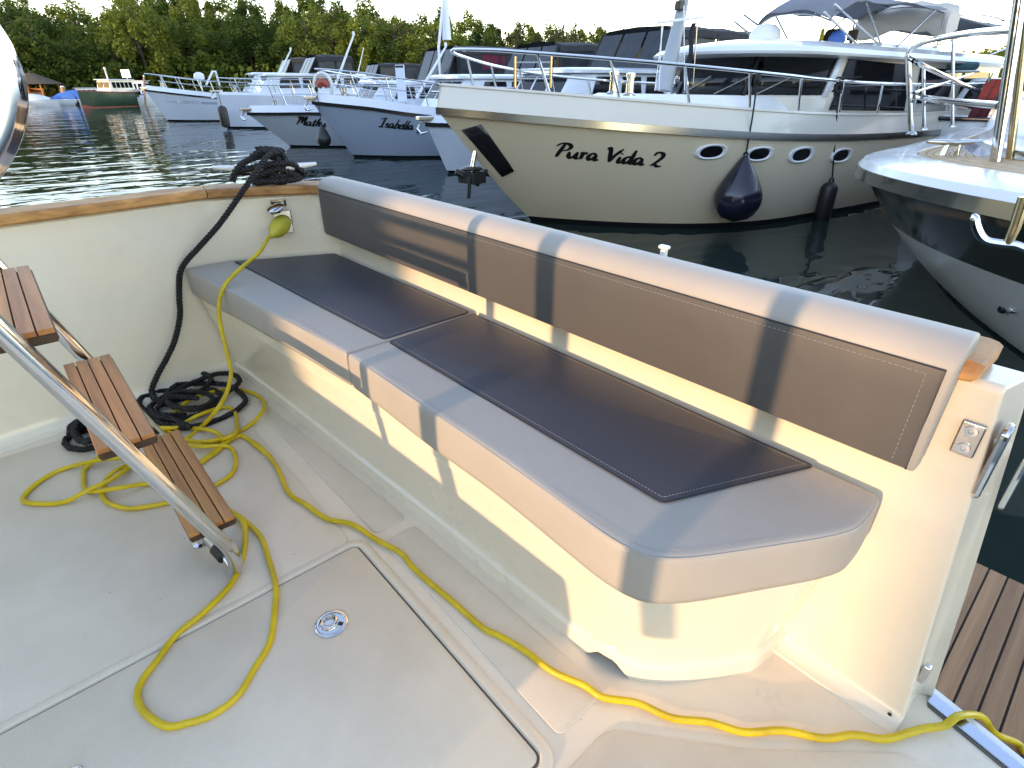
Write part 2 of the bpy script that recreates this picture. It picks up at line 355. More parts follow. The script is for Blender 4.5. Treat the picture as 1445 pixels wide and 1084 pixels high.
# cockpit floor with raised non-skid panels and a flush hatch
fl = MB()
fl.prism([(-2.75, -1.9), (0.75, -1.9), (0.75, 1.0), (0.035, 1.2), (-2.4, 1.15), (-2.75, 0.7)], -0.06, 0.0)
floor = obj('cockpit_floor', fl, M['floor'], yacht)
def panel(poly, rad, name='nonskid_panel', z=0.0045, m='nonskid', parent=floor):
    p = arc_round(poly, rad, 5); q = inset(p, 0.004)
    mb = MB().rings([[(a, b, 0.0004) for a, b in p], [(a, b, z - 0.0012) for a, b in inset(p, 0.001)], [(a, b, z) for a, b in q]], cap0=False)
    return obj(name, mb, M[m], parent)
panel([(-2.46, -1.8), (-1.235, -1.8), (-1.235, 0.452), (-2.46, 0.452)], 0.03)
panel([(-2.35, 0.512), (-1.212, 0.520), (-1.212, 0.63), (-2.35, 0.545)], 0.02)
panel([(-1.168, 0.520), (-0.43, 0.512), (-0.43, 0.66), (-1.168, 0.63)], 0.02)
panel([(-0.375, -1.8), (0.60, -1.8), (0.60, 0.80), (0.23, 1.02), (0.06, 1.02), (-0.14, 0.80), (-0.30, 0.66), (-0.375, 0.60)], 0.03)
hp = arc_round([(-1.205, -1.5), (-0.425, -1.5), (-0.425, 0.452), (-1.205, 0.452)], 0.02, 6)
obj('hatch_gap', MB().rings([[(a, b, 0.0003) for a, b in inset(hp, -0.006)], [(a, b, 0.0012) for a, b in inset(hp, -0.005)]], cap0=False), M['gap'], floor)
rim0 = inset(hp, -0.006); rim1 = inset(hp, -0.034)
obj('hatch_rim', MB().rings([[(a, b, 0.001) for a, b in rim1], [(a, b, 0.006) for a, b in inset(rim1, 0.006)], [(a, b, 0.007) for a, b in inset(rim0, -0.004)], [(a, b, 0.001) for a, b in rim0]], cap0=False, cap1=False), M['floor'], floor)
hatch = obj('floor_hatch', MB().rings([[(a, b, 0.0014) for a, b in hp], [(a, b, 0.005) for a, b in hp], [(a, b, 0.0085) for a, b in inset(hp, 0.005)]], cap0=False), M['nonskid'], yacht)
# flush ring-pull latch of the hatch
lc = at_z(468, 880, 0.009); lx, ly = lc.x, lc.y
sub('latch_flange', MB().lathe((lx, ly, 0.0085), [(0.041, 0), (0.041, 0.002), (0.037, 0.0045), (0.031, 0.005), (0.030, 0.0022)], 32), M['chrome'], hatch)
sub('latch_cup', MB().lathe((lx, ly, 0.0086), [(0.0298, 0.0), (0.0298, 0.0018)], 28), M['black'], hatch)
ringp = [(lx + 0.017 * math.cos(t) * 1.0 - 0.006, ly + 0.017 * math.sin(t) - 0.004, 0.0135) for t in [k * math.pi / 10 for k in range(20)]]
rb = MB().tube(ringp, 0.0055, 8, closed=True); rb.box((lx + 0.016, ly + 0.012, 0.0125), (0.020, 0.014, 0.004), R(38))
sub('latch_ring', rb, M['chrome'], hatch)
sub('latch_tongue', MB().box((lx + 0.019, ly + 0.015, 0.0152), (0.011, 0.009, 0.002), R(38)), M['black'], hatch)

# bulwark: port side wall, corner panel, transom wall in one moulded piece
WP = [(-2.47, -1.9), (-2.55, -0.35), (-2.60, 0.17), (-2.655, 0.60), (-2.645, 0.68), (-2.49, 1.01), (-2.43, 1.075), (-1.6, 1.085), (-0.8, 1.085), (-0.2, 1.083), (0.0, 1.08)]
WZ = [(-0.045, 0.0035), (-0.028, 0.006), (-0.012, 0.018), (-0.004, 0.036), (0.0, 0.07), (0.008, 0.30), (0.018, 0.60), (0.022, 0.762), (0.030, 0.772), (0.120, 0.772), (0.128, 0.762), (0.130, 0.30), (0.118, 0.0), (0.10, -0.20), (0.06, -0.95)]
def wall_normals(P):
    out = []
    for i in range(len(P)):
        a = Vector(P[max(0, i - 1)]); b = Vector(P[min(len(P) - 1, i + 1)]); d = (b - a).normalized(); out.append(Vector((-d.y, d.x)))
    return out
WN = wall_normals(WP)
rs = []
for (x, y), nn in zip(WP, WN):
    last = x > -0.25
    rs.append([(x + nn.x * o + ((0.035 - 0.125 * max(0, z) + 0.2 * max(0, o)) if last and x > -0.1 else 0.0), y + nn.y * o, z) for o, z in WZ])
bul = obj('bulwark', MB().rings(rs), M['gel'], yacht, bevel=0.006, angle=50)
# teak cap in three lengths
def cap(P, Nn, round1=False, name='teak_cap'):
    sec = [(-0.004, 0.774), (-0.012, 0.780), (-0.012, 0.803), (-0.004, 0.812), (0.124, 0.812), (0.140, 0.800), (0.140, 0.782), (0.132, 0.774)]
    r = [[(p.x + nn.x * o, p.y + nn.y * o, z) for o, z in sec] for p, nn in zip(P, Nn)]
    if round1:
        p, nn = P[-1], Nn[-1]; d = (P[-1] - P[-2]).normalized()
        for e, sh in ((0.014, 0.006), (0.022, 0.018)): r.append([(p.x + d.x * e + nn.x * min(max(o, -0.012 + sh), 0.140 - sh), p.y + d.y * e + nn.y * min(max(o, -0.012 + sh), 0.140 - sh), min(max(z, 0.774 + sh * 0.4), 0.812 - sh * 0.4)) for o, z in sec])
    return obj(name, MB().rings(r), M['teak'], yacht, bevel=0.002)
VP = [Vector(p) for p in WP]; mid = (VP[3] + VP[4]) / 2; nm = (WN[3] + WN[4]).normalized(); td = Vector((nm.y, -nm.x)) * 0.0012
cap(VP[0:4] + [mid - td], WN[0:4] + [nm])
cap([mid + td] + VP[4:7], [nm] + WN[4:6] + [Vector((-0.35, 0.94)).normalized()])
cap([Vector((-2.424, 1.0755))] + VP[7:10] + [Vector((-0.112, 1.0805))], [Vector((-0.35, 0.94)).normalized()] + WN[7:10] + [WN[10]], True)
# hinge plate with two screws, chrome handle, latch, drain plug on the transom end
pl = at_y(1362, 625, 1.078)
hp_ = obj('hinge_plate', MB().box((pl.x, 1.0945, pl.z), (0.034, 0.006, 0.064)), M['steel'], yacht, bevel=0.003)
for dz in (0.017, -0.017):
    sub('screw', MB().lathe((pl.x, 1.0915, pl.z + dz), [(0.010, 0), (0.0095, 0.003), (0.004, 0.0032), (0.003, 0.0015)], 14, Vector((0, -1, 0))), M['chrome'], hp_)
hx = -0.030
hb_ = [(hx, 1.118 + 0.018 * math.cos(t), 0.635 + (0.052 if math.sin(t) > 0 else -0.052) + 0.018 * math.sin(t)) for t in [2 * math.pi * k / 24 for k in range(24)]]
hnd = obj('handle', MB().tube(hb_, 0.0065, 8, closed=True), M['chrome'], yacht)
sub('handle_plate', MB().rings([[(hx - 0.002, 1.118 + 0.016 * math.cos(t), 0.635 + (0.052 if math.sin(t) > 0 else -0.052) + 0.016 * math.sin(t)) for t in [2 * math.pi * k / 24 for k in range(24)]], [(hx + 0.001, 1.118 + 0.016 * math.cos(t), 0.635 + (0.052 if math.sin(t) > 0 else -0.052) + 0.016 * math.sin(t)) for t in [2 * math.pi * k / 24 for k in range(24)]]]), M['steel'], hnd)
obj('latch_keeper', MB().box((0.026, 1.105, 0.138), (0.014, 0.016, 0.05)), M['chrome'], yacht, bevel=0.004)
obj('drain_plug', MB().lathe((0.010, 1.064, 0.022), [(0.004, 0), (0.004, 0.002)], 10, Vector((0, -1, 0))), M['black'], yacht)
fp = at_x(1398, 668, -0.02)
obj('fender_eye', MB().tube([(0.008, 1.222 + 0.012 * math.cos(t), 0.56 + (0.045 if math.sin(t) > 0 else -0.045) + 0.014 * math.sin(t)) for t in [2 * math.pi * k / 20 for k in range(20)]], 0.006, 8, closed=True), M['chrome'], yacht)

wf = at_y(937, 354, 1.17)
obj('rail_socket', MB().box((wf.x, 1.17, 0.826), (0.014, 0.018, 0.036)).box((wf.x, 1.17, 0.849), (0.028, 0.016, 0.010)), M['whiteplastic'], yacht, bevel=0.004)
l2 = at_z(97, 1099, 0.009)
sub('latch_flange', MB().lathe((l2.x, l2.y, 0.0085), [(0.024, 0), (0.024, 0.002), (0.021, 0.004), (0.017, 0.0045), (0.016, 0.0022)], 28), M['chrome'], hatch)
cr_ = MB(); rc = random.Random(9)
for u, v in ((155, 836), (226, 846), (310, 668), (330, 668), (66, 719), (415, 782), (300, 935), (820, 1015), (430, 1000), (560, 640), (120, 900), (260, 760)):
    q = at_z(u, v, 0.006); s_ = rc.uniform(.0015, .0030)
    cr_.add([q + Vector((-s_, 0, 0)), q + Vector((0, -s_ * .7, 0)), q + Vector((s_, 0, 0)), q + Vector((0, s_ * .6, 0)), q + Vector((0, 0, s_ * .8))], [(0, 1, 4), (1, 2, 4), (2, 3, 4), (3, 0, 4)])
obj('deck_grit', cr_, M['black'], floor, kind='stuff')

# stern sill and swim platform
obj('sill_strip', MB().prism([(0.055, 1.172), (0.80, 1.00), (0.80, 1.028), (0.052, 1.205)], -0.02, 0.006), M['bluestrip'], yacht, bevel=0.002)
obj('sill_gasket', MB().prism([(0.06, 1.163), (0.80, 0.993), (0.80, 0.9995), (0.056, 1.1715)], -0.02, 0.003), M['gap'], yacht)
obj('sill_face', MB().prism([(0.052, 1.206), (0.80, 1.029), (0.80, 1.06), (0.045, 1.24)], -0.4, -0.012), M['gelwhite'], yacht)
plat = obj('swim_platform', MB().prism([(-3.0, 1.27), (0.80, 1.07), (1.2, 1.9), (0.6, 1.975), (-3.0, 1.975)], -0.30, -0.158), M['caulk'], yacht, bevel=0.008)
x = -0.31
while x < 0.78:
    y0 = 1.248 - (0.17 / 0.75) * max(0, x - 0.05) + 0.012
    obj('plank', MB().prism([(x, y0), (x + 0.0415, y0), (x + 0.0415, 1.968), (x, 1.968)], -0.1575, -0.15), M['plank'], plat, bevel=0.0012, seg=1); x += 0.0465

# bench base
BT = [(-2.64, 0.505), (-2.2, 0.552), (-1.9, 0.582), (-1.5, 0.615), (-1.16, 0.628), (-0.8, 0.632), (-0.55, 0.633), (-0.46, 0.640), (-0.39, 0.668), (-0.33, 0.725), (-0.26, 0.82), (-0.205, 0.91), (-0.178, 0.97), (-0.168, 1.08)]
BB = [(-2.62, 0.565), (-2.2, 0.598), (-1.9, 0.618), (-1.5, 0.642), (-1.16, 0.664), (-0.8, 0.684), (-0.55, 0.698), (-0.475, 0.704), (-0.415, 0.726), (-0.36, 0.772), (-0.30, 0.852), (-0.255, 0.925), (-0.232, 0.975), (-0.222, 1.08)]
bt = catmull([(*p, 0) for p in BT], 6); bb = catmull([(*p, 0) for p in BB], 6)
def brow(z, k, off): # k: 0 bottom plan .. 1 top plan; off outward
    r = []
    for i, (a, b) in enumerate(zip(bb, bt)):
        p = a.lerp(b, k); j = bt[min(i + 1, len(bt) - 1)] - bt[max(i - 1, 0)]; d = Vector((j.y, -j.x, 0)).normalized()
        q = p + d * off; zz = z
        if z < 0.056:
            g = max(0.0, 1 - abs(q.x + 0.47) / 0.055); zz = max(z, 0.040 * min(1, g * 1.6)) if z < 0.03 else z + 0.012 * min(1, g * 1.6)
        r.append((q.x, q.y, zz))
    return r
lv = [(0.0, 0.0, 0.0), (0.030, 0.0, 0.0), (0.043, 0.02, -0.002), (0.050, 0.03, -0.012), (0.056, 0.05, -0.013), (0.20, 0.45, -0.008), (0.327, 0.86, -0.004), (0.3295, 0.87, -0.0075), (0.333, 0.88, -0.0075), (0.336, 0.9, -0.001), (0.396, 1.0, 0.0)]
bx = MB(); rows = [brow(*l) for l in lv]; bx.rings(rows, close=False)
rows_top = rows[-1]; bx.add([rows_top[0], *rows_top[1:], (-2.60, 1.08, 0.396)], [tuple(range(len(rows_top) + 1))])
base = obj('bench_base', bx, M['gel'], yacht, angle=30)

# shore power inlet on the corner panel
cd = (Vector(WP[5]) - Vector(WP[4])).normalized(); cn = Vector((cd.y, -cd.x)); cn3 = Vector((cn.x, cn.y, 0)); cd3 = Vector((cd.x, cd.y, 0))
def on_corner(u, v, off=0.0):
    o = Vector((WP[4][0], WP[4][1], 0)) - cn3 * 0.016 + cn3 * off; d = ray(u, v); return EYE + d * ((o - EYE).dot(cn3) / d.dot(cn3))
c0 = on_corner(400, 312)
def cbox(mb, c, w, h, d):
    a = []
    for z in (-.5, .5):
        for x_, y_ in ((-.5, 0), (.5, 0), (.5, 1), (-.5, 1)): a.append(c + cd3 * (x_ * w) + cn3 * (y_ * d) + Vector((0, 0, z * h)))
    return mb.add(a, [(3, 2, 1, 0), (4, 5, 6, 7), (0, 1, 5, 4), (1, 2, 6, 5), (2, 3, 7, 6), (3, 0, 4, 7)])
inlet = obj('power_inlet', cbox(MB(), c0 + Vector((0, 0, -0.004)), 0.075, 0.10, 0.008), M['steel'], yacht, bevel=0.006)
tg = on_corner(393, 287)
tp = obj('warning_tag', cbox(MB(), tg, 0.062, 0.026, 0.003), M['black'], yacht, bevel=0.001)
for k, (w, dx, dz) in enumerate(((0.012, 0.016, 0.0), (0.006, -0.004, -0.002), (0.05, 0.0, -0.0105), (0.05, 0.0, 0.0105))):
    sub('printed_mark', cbox(MB(), tg + cd3 * dx + Vector((0, 0, dz)) + cn3 * 0.0032, w, 0.011 if k < 2 else 0.002, 0.0006), M['gold'] if k > 1 else M['whiteplastic'], tp)
ld = on_corner(388, 299, 0.05); lid = MB()
ax = (cn3 * 0.8 - cd3 * 0.55 + Vector((0, 0, 0.1))).normalized()
lid.lathe(ld + Vector((0, 0, 0.004)) - ax * 0.012, [(0.034, 0), (0.038, 0.006), (0.038, 0.016), (0.026, 0.022), (0.0, 0.024)], 20, Vector((0, 0, 1)) * 0.9 + ax * 0.35)
cbox(lid, on_corner(392, 294, 0.006), 0.034, 0.022, 0.03)
sub('inlet_lid', lid, M['chrome'], inlet, bevel=0.002)

# deck cleat on the corner cap
cc = Vector((WP[4][0], WP[4][1], 0)).lerp(Vector((WP[5][0], WP[5][1], 0)), 0.56) - cn3 * 0.066
cl = MB()
for k in (-0.05, 0.05): cl.lathe(cc + cd3 * k + Vector((0, 0, 0.811)), [(0.03, 0), (0.026, 0.006), (0.016, 0.014), (0.014, 0.05)], 14)
cleat = obj('deck_cleat', cl, M['chrome'], yacht)
bar = [cc + cd3 * k + Vector((0, 0, 0.868 + 0.02 * abs(k) / 0.2)) for k in (-0.21, -0.15, -0.07, 0, 0.07, 0.15, 0.21)]
sub('cleat_bar', MB().tube(bar, [0.007, 0.012, 0.016, 0.018, 0.016, 0.012, 0.007], 12), M['whiteplastic'], cleat)

# unseen cabin bulkhead: sill, posts, rails and header shaped to cast the bench shadows
cb = empty('cabin', 'unseen cream cabin bulkhead with posts shaped to cast bar shadows on the bench', 'cabin', (-1.3, -1.55, 0), world=True)
obj('shade_sill', MB().box((-1.50, -1.55, 0.225), (2.20, 0.06, 0.55)), M['gel'], cb, bevel=0.01)
for px_, w_ in ((-2.16, 0.62), (-1.14, 0.035), (-0.82, 0.07), (-0.19, 0.055)):
    obj('shadow_post', MB().box((px_, -1.55, 1.40), (w_, 0.05, 1.90)), M['gel'], cb, bevel=0.006)
for z_ in (1.0, 1.08):
    obj('shadow_rail', MB().tube([(-1.86, -1.50, z_), (-1.15, -1.50, z_ + 0.005)], 0.017, 10), M['chrome'], cb)
obj('shade_header', MB().box((-1.0, -1.55, 1.795), (3.3, 0.055, 1.15)), M['gel'], cb, bevel=0.006)
obj('cabin_roof', MB().box((-1.2, -2.2, 2.42), (3.6, 1.5, 0.10)), M['gel'], cb, bevel=0.03)

# ================================================================ ladder to the flybridge
lad = empty('boarding_ladder', 'chrome tube ladder with grooved teak treads at the left of the cockpit', 'ladder', (-1.55, 0.1, 0), world=True)
def lad_pt(z): return 0.150 - 0.335 * (z - 0.14)
near = [(-1.335, 0.150, 0.012), (-1.32, 0.158, 0.045), (-1.285, 0.150, 0.14), (-1.275, lad_pt(0.25), 0.25), (-1.27, lad_pt(0.55), 0.55), (-1.262, lad_pt(0.9), 0.9), (-1.255, lad_pt(1.3), 1.3), (-1.25, lad_pt(1.9), 1.9)]
far = [(-1.895, y, z) for x, y, z in near]
obj('rail', MB().tube(catmull(near, 5), 0.0185, 14), M['chrome'], lad)
obj('rail', MB().tube(catmull(far, 5), 0.0185, 14), M['chrome'], lad)
for zt in (0.213, 0.515, 0.792, 1.08):
    yc = lad_pt(zt) + 0.008
    tr = MB()
    tr.rings([[(x_, yc - 0.052, zt - 0.026), (x_, yc + 0.052, zt - 0.026), (x_, yc + 0.056, zt - 0.018), (x_, yc + 0.056, zt - 0.007), (x_, yc - 0.056, zt - 0.007), (x_, yc - 0.056, zt - 0.018)] for x_ in (-1.838, -1.834, -1.304, -1.300)])
    t = obj('tread', tr, M['tread_end'], lad, bevel=0.002)
    for k in range(4):
        y0 = yc - 0.056 + 0.0280 * k; y1 = y0 + 0.0252
        sub('slat', MB().prism([(-1.841, y0), (-1.297, y0), (-1.297, y1), (-1.841, y1)], zt - 0.0068, zt + 0.004), M['tread'], t, bevel=0.0014)
    bk = MB()
    for xx in (-1.29, -1.85): bk.tube([(xx, yc, zt - 0.030), (xx + (0.05 if xx < -1.5 else -0.05), yc, zt - 0.030)], 0.012, 8)
    obj('tread_bracket', bk, M['steel'], lad)
# hinged foot: deck eye, pivot tube and black collar
e0 = at_z(282, 772, 0.0); e1 = Vector((-1.35, 0.152, 0.03))
obj('deck_eye', MB().lathe((e0.x - 0.01, e0.y + 0.01, 0.004), [(0.026, 0), (0.026, 0.004), (0.014, 0.008), (0.012, 0.03), (0.0, 0.034)], 18), M['chrome'], lad)
pv0 = Vector((e0.x + 0.02, e0.y + 0.018, 0.055))
obj('pivot_tube', MB().tube([pv0 + Vector((-0.02, 0, 0.01)), pv0.lerp(e1, 0.55)], 0.017, 14), M['steel'], lad)
obj('rubber_collar', MB().tube([pv0.lerp(e1, 0.50), pv0.lerp(e1, 0.80)], 0.021, 14), M['black'], lad)
obj('pivot_rod', MB().tube([pv0.lerp(e1, 0.7), e1 + Vector((0.008, 0, -0.012))], 0.011, 10), M['chrome'], lad)
# the hand hold at the head of the ladder, close to the eye
hl = catmull([at_x(-72, -45, -0.86), at_x(-44, 18, -0.86), at_x(-9, 72, -0.86), at_x(7, 122, -0.86), at_x(5, 168, -0.86), at_x(-14, 215, -0.86), at_x(-50, 265, -0.86)], 10)
obj('hand_hold', MB().tube(hl, 0.0185, 24), M['chrome'], lad)

# ================================================================ loose cushions
def seat_cushion(label, outline, rad, dark, seamx=None):
    c = empty('seat_cushion', label, 'cushion', (outline[0][0], outline[0][1], 0.396), group='seat cushions on the stern bench', world=True)
    def shape(d): return arc_round(inset(outline, d), [max(r - d, 0.0012) for r in rad], 5)
    P0 = shape(0.0); cnt = [max(1, int((Vector(P0[(i + 1) % len(P0)]) - Vector(P0[i])).length / 0.05)) for i in range(len(P0))]
    def dens(P):
        out = []
        for i in range(len(P)):
            a = Vector(P[i]); b = Vector(P[(i + 1) % len(P)])
            for k in range(cnt[i]): q = a.lerp(b, k / cnt[i]); out.append((q.x, q.y))
        return out
    P = dens(P0)
    def ring(d, z): return [(a + 0.0012 * math.sin(17 * a + 9 * b), b + 0.0014 * math.sin(13 * a + 5), z + 0.0012 * math.sin(9 * a + 3 * b)) for a, b in dens(shape(d))]
    mb = MB().rings([ring(0.008, 0.3965), ring(0.001, 0.401), ring(-0.001, 0.415), ring(-0.0012, 0.450), ring(-0.0008, 0.485), ring(0.0004, 0.498), ring(0.0025, 0.5045), ring(0.006, 0.5080), ring(0.012, 0.5092), ring(0.022, 0.5095)])
    body = obj('cushion_body', mb, M['vlight'], c, angle=60)
    D = arc_round(dark, 0.012, 3)
    dp = MB().rings([[(a, b, 0.5085) for a, b in D], [(a, b, 0.5127) for a, b in inset(D, 0.001)], [(a, b, 0.5135) for a, b in inset(D, 0.006)]], cap0=False)
    obj('top_panel', dp, M['vdark'], c)
    front = [p for p in inset(P, 0.013)]
    def seam(name, poly, z, r, m):
        obj(name, MB().tube([(a, b, z) for a, b in poly], r, 5, closed=True), m, c)
    seam('edge_piping', dens(shape(0.0036)), 0.5066, 0.0015, M['vlight'])
    seam('panel_seam', inset(D, -0.002), 0.5118, 0.0013, M['seam'])
    # running stitches: short raised threads inside the dark panel and along the outer edge
    st = MB()
    for poly, z, sides in ((inset(D, 0.011), 0.5138, D), (dens(shape(0.019)), 0.5098, P)):
        n = len(poly); acc = 0.0
        for i in range(n):
            a = Vector((*poly[i], z)); b = Vector((*poly[(i + 1) % n], z)); L = (b - a).length
            if L < 1e-5: continue
            d = (b - a) / L; k = 0.0
            while k < L - 0.003:
                s0 = a + d * k; s1 = a + d * min(L, k + 0.0048); w = Vector((-d.y, d.x, 0)) * 0.00045
                st.add([s0 - w, s1 - w, s1 + w, s0 + w, (s0 + s1) / 2 + Vector((0, 0, 0.0009))], [(0, 1, 4), (1, 2, 4), (2, 3, 4), (3, 0, 4)]); k += 0.0075
    obj('stitching', st, M['stitch'], c, smooth=False, kind='stuff')
    return c
seat_cushion('left charcoal and pale grey seat cushion, running into the far corner under the black rope',
    [(-2.645, 0.478), (-2.23, 0.523), (-1.96, 0.555), (-1.65, 0.585), (-1.413, 0.603), (-1.4235, 1.078), (-2.425, 1.068), (-2.475, 1.005), (-2.640, 0.67)],
    [0.02, 0.2, 0.2, 0.2, 0.006, 0.006, 0.02, 0.02, 0.01],
    [(-2.60, 0.672), (-2.2, 0.695), (-1.8, 0.715), (-1.424, 0.735), (-1.430, 1.070), (-2.43, 1.058)])
seat_cushion('right charcoal and pale grey seat cushion with a chamfered light end by the stern gate',
    [(-1.405, 0.604), (-1.06, 0.604), (-0.77, 0.606), (-0.545, 0.602), (-0.40, 0.596), (-0.325, 0.622), (-0.145, 0.925), (-0.142, 1.0), (-0.150, 1.074), (-1.4155, 1.078)],
    [0.006, 0.2, 0.2, 0.1, 0.08, 0.09, 0.10, 0.03, 0.015, 0.006],
    [(-1.395, 0.737), (-1.0, 0.739), (-0.414, 0.742), (-0.276, 1.068), (-1.407, 1.070)])

# backrest
bk = empty('backrest_cushion', 'long taupe backrest cushion with a pale grey rolled top along the transom', 'cushion', (-1.27, 1.06, 0.605), world=True)
SEC = [(1.034, 0.606), (1.030, 0.612), (1.0285, 0.700), (1.030, 0.800), (1.036, 0.818), (1.050, 0.834), (1.075, 0.845), (1.105, 0.847), (1.130, 0.841), (1.142, 0.828), (1.138, 0.817), (1.086, 0.815), (1.078, 0.800), (1.062, 0.606)]
SC0 = (1.05, 0.73)
def bsec(x, k, wob=0.0): return [(x, lerp(SC0[0], y, k) + wob * math.sin(40 * z + x * 7), lerp(SC0[1], z, 1 - (1 - k) * 0.32)) for y, z in SEC]
xs = [-2.432 + (2.432 - 0.122) * i / 40 for i in range(41)]
rr = [bsec(-2.440, 0.75), bsec(-2.438, 0.93), bsec(-2.432, 0.985)] + [bsec(x, 1.0 + 0.006 * math.sin(x * 9) * math.sin(x * 4), 0.0006) for x in xs[1:-1]] + [bsec(-0.120, 0.99), bsec(-0.116, 0.95), bsec(-0.114, 0.80)]
obj('backrest_body', MB().rings(rr), M['vlight'], bk, angle=70)
def byf(z): return pw(z, [(0.606, 1.034), (0.612, 1.030), (0.70, 1.0285), (0.80, 1.030)])
fpz = [0.6075, 0.612, 0.65, 0.70, 0.75, 0.79, 0.8015]
fx = [-2.428] + xs[1:-1] + [-0.134, -0.127]
G = [[(x if z > 0.62 or x > -2.42 else x + 0.008, byf(z) - (0.0032 if -2.42 < x < -0.13 and 0.608 < z < 0.80 else 0.0004), z) for z in fpz] for x in fx]
obj('front_panel', MB().grid(G), M['vback'], bk)
sq = [(-2.425, 0.8015), (-0.127, 0.8015), (-0.127, 0.6075)]
obj('panel_seam', MB().tube([(a, byf(z) - 0.002, z) for a, z in sq], 0.0016, 5), M['seam'], bk)
st = MB()
def stitch_line(a, b, up):
    L = (b - a).length; d = (b - a) / L; k = 0.0
    while k < L - 0.004:
        s0 = a + d * k; s1 = a + d * (k + 0.006); w = up * 0.0005
        st.add([s0 - w, s1 - w, s1 + w, s0 + w, (s0 + s1) / 2 - Vector((0, 0.001, 0))], [(0, 1, 4), (1, 2, 4), (2, 3, 4), (3, 0, 4)]); k += 0.0095
stitch_line(Vector((-2.40, 1.0263, 0.788)), Vector((-0.150, 1.0263, 0.788)), Vector((0, 0, 1)))
stitch_line(Vector((-0.150, 1.0253, 0.788)), Vector((-0.150, 1.0253, 0.617)), Vector((1, 0, 0)))
obj('stitching', st, M['stitch'], bk, smooth=False, kind='stuff')

# ================================================================ ropes and cable
def rope_mb(mb, path, r, pitch=0.045, n=3, k=6, step=0.008):
    P = [Vector(p) for p in path]; L = [0.0]
    for a, b in zip(P, P[1:]): L.append(L[-1] + (b - a).length)
    N = max(8, int(L[-1] / step)); Q = []; j = 0
    for i in range(N + 1):
        s = L[-1] * i / N
        while j < len(L) - 2 and L[j + 1] < s: j += 1
        f = (s - L[j]) / max(1e-9, L[j + 1] - L[j]); Q.append(P[j].lerp(P[j + 1], f))
    prev = None; fr = []
    for i, p in enumerate(Q):
        t = (Q[min(i + 1, N)] - Q[max(i - 1, 0)]).normalized()
        nx = t.orthogonal().normalized() if prev is None else (prev - t * prev.dot(t)).normalized()
        prev = nx; fr.append((nx, t.cross(nx)))
    for q in range(n):
        pts = []
        for i, p in enumerate(Q):
            a = 2 * math.pi * (L[-1] * i / N / pitch + q / n); pts.append(p + fr[i][0] * (math.cos(a) * r * 0.55) + fr[i][1] * (math.sin(a) * r * 0.55))
        mb.tube(pts, r * 0.50, k)
    return mb
mr = empty('mooring_rope', 'thick black mooring rope from the deck cleat down to a heap on the cockpit floor', 'rope', (-2.45, 0.15, 0), world=True)
seg = []
for (u, v), pl_ in (((398, 213), -2.60), ((385, 216), -2.58), ((374.6, 224), -2.555), ((356.5, 250), -2.52), ((343.6, 268), -2.53), ((328, 291), -2.55), ((307.5, 319), -2.575), ((281.6, 348), -2.60), ((261, 371), -2.625), ((253.5, 389), -2.64), ((253, 420), -2.63), ((254, 446), -2.61), ((247, 479), -2.58), ((236, 504), -2.57), ((222, 530), -2.575), ((214, 552), -2.585)):
    seg.append(at_x(u, v, pl_))
seg.append(at_z(222, 566, 0.014)); seg.append(at_z(250, 572, 0.03))
obj('hanging_part', rope_mb(MB(), catmull(seg, 6), 0.0125), M['rope'], mr)
heap = MB()
def px_loop(pts, z0=0.014, dz=0.0, k=5, closed=False):
    return catmull([at_z(u, v, z0 + dz * math.sin(i * 1.9)) for i, (u, v) in enumerate(pts)], k, closed)
HEAP = [
    ([(214, 552), (225, 566), (262, 562), (292, 545), (297, 533), (283, 527), (258, 538), (236, 556), (246, 574), (290, 573), (328, 548), (338, 537), (328, 528), (305, 528), (268, 542), (228, 562), (210, 575)], 0.028, 0.012),
    ([(205, 560), (240, 545), (282, 541), (320, 543), (343, 558), (344, 570), (318, 588), (268, 603), (232, 599), (205, 580), (196, 566), (214, 554), (250, 550)], 0.016, 0.004),
    ([(268, 603), (240, 590), (200, 585), (150, 592), (118, 592), (101, 600), (99, 612), (112, 603), (140, 596), (190, 598)], 0.03, 0.008),
    ([(150, 628), (118, 634), (97, 631), (92, 622), (102, 614), (128, 606), (160, 600)], 0.014, 0.0),
    ([(118, 592), (104, 604), (112, 622), (132, 618), (128, 600), (115, 597), (108, 612), (122, 625), (140, 612), (134, 598)], 0.042, 0.014),
    ([(236, 556), (262, 552), (292, 556), (300, 566), (272, 578), (244, 572), (232, 562), (250, 560), (280, 562)], 0.046, 0.010),
    ([(210, 575), (225, 590), (255, 592), (290, 580), (312, 562), (300, 550), (262, 556), (230, 570), (222, 584), (262, 586)], 0.020, 0.004),
]
for pts, z0, dz in HEAP: rope_mb(heap, px_loop(pts, z0, dz), 0.0125, k=5, step=0.012)
obj('heaped_coils', heap, M['rope'], mr)
knot = MB()
def cl_pt(a, o, z): p = cc + cd3 * a + cn3 * o; return Vector((p.x, p.y, z))
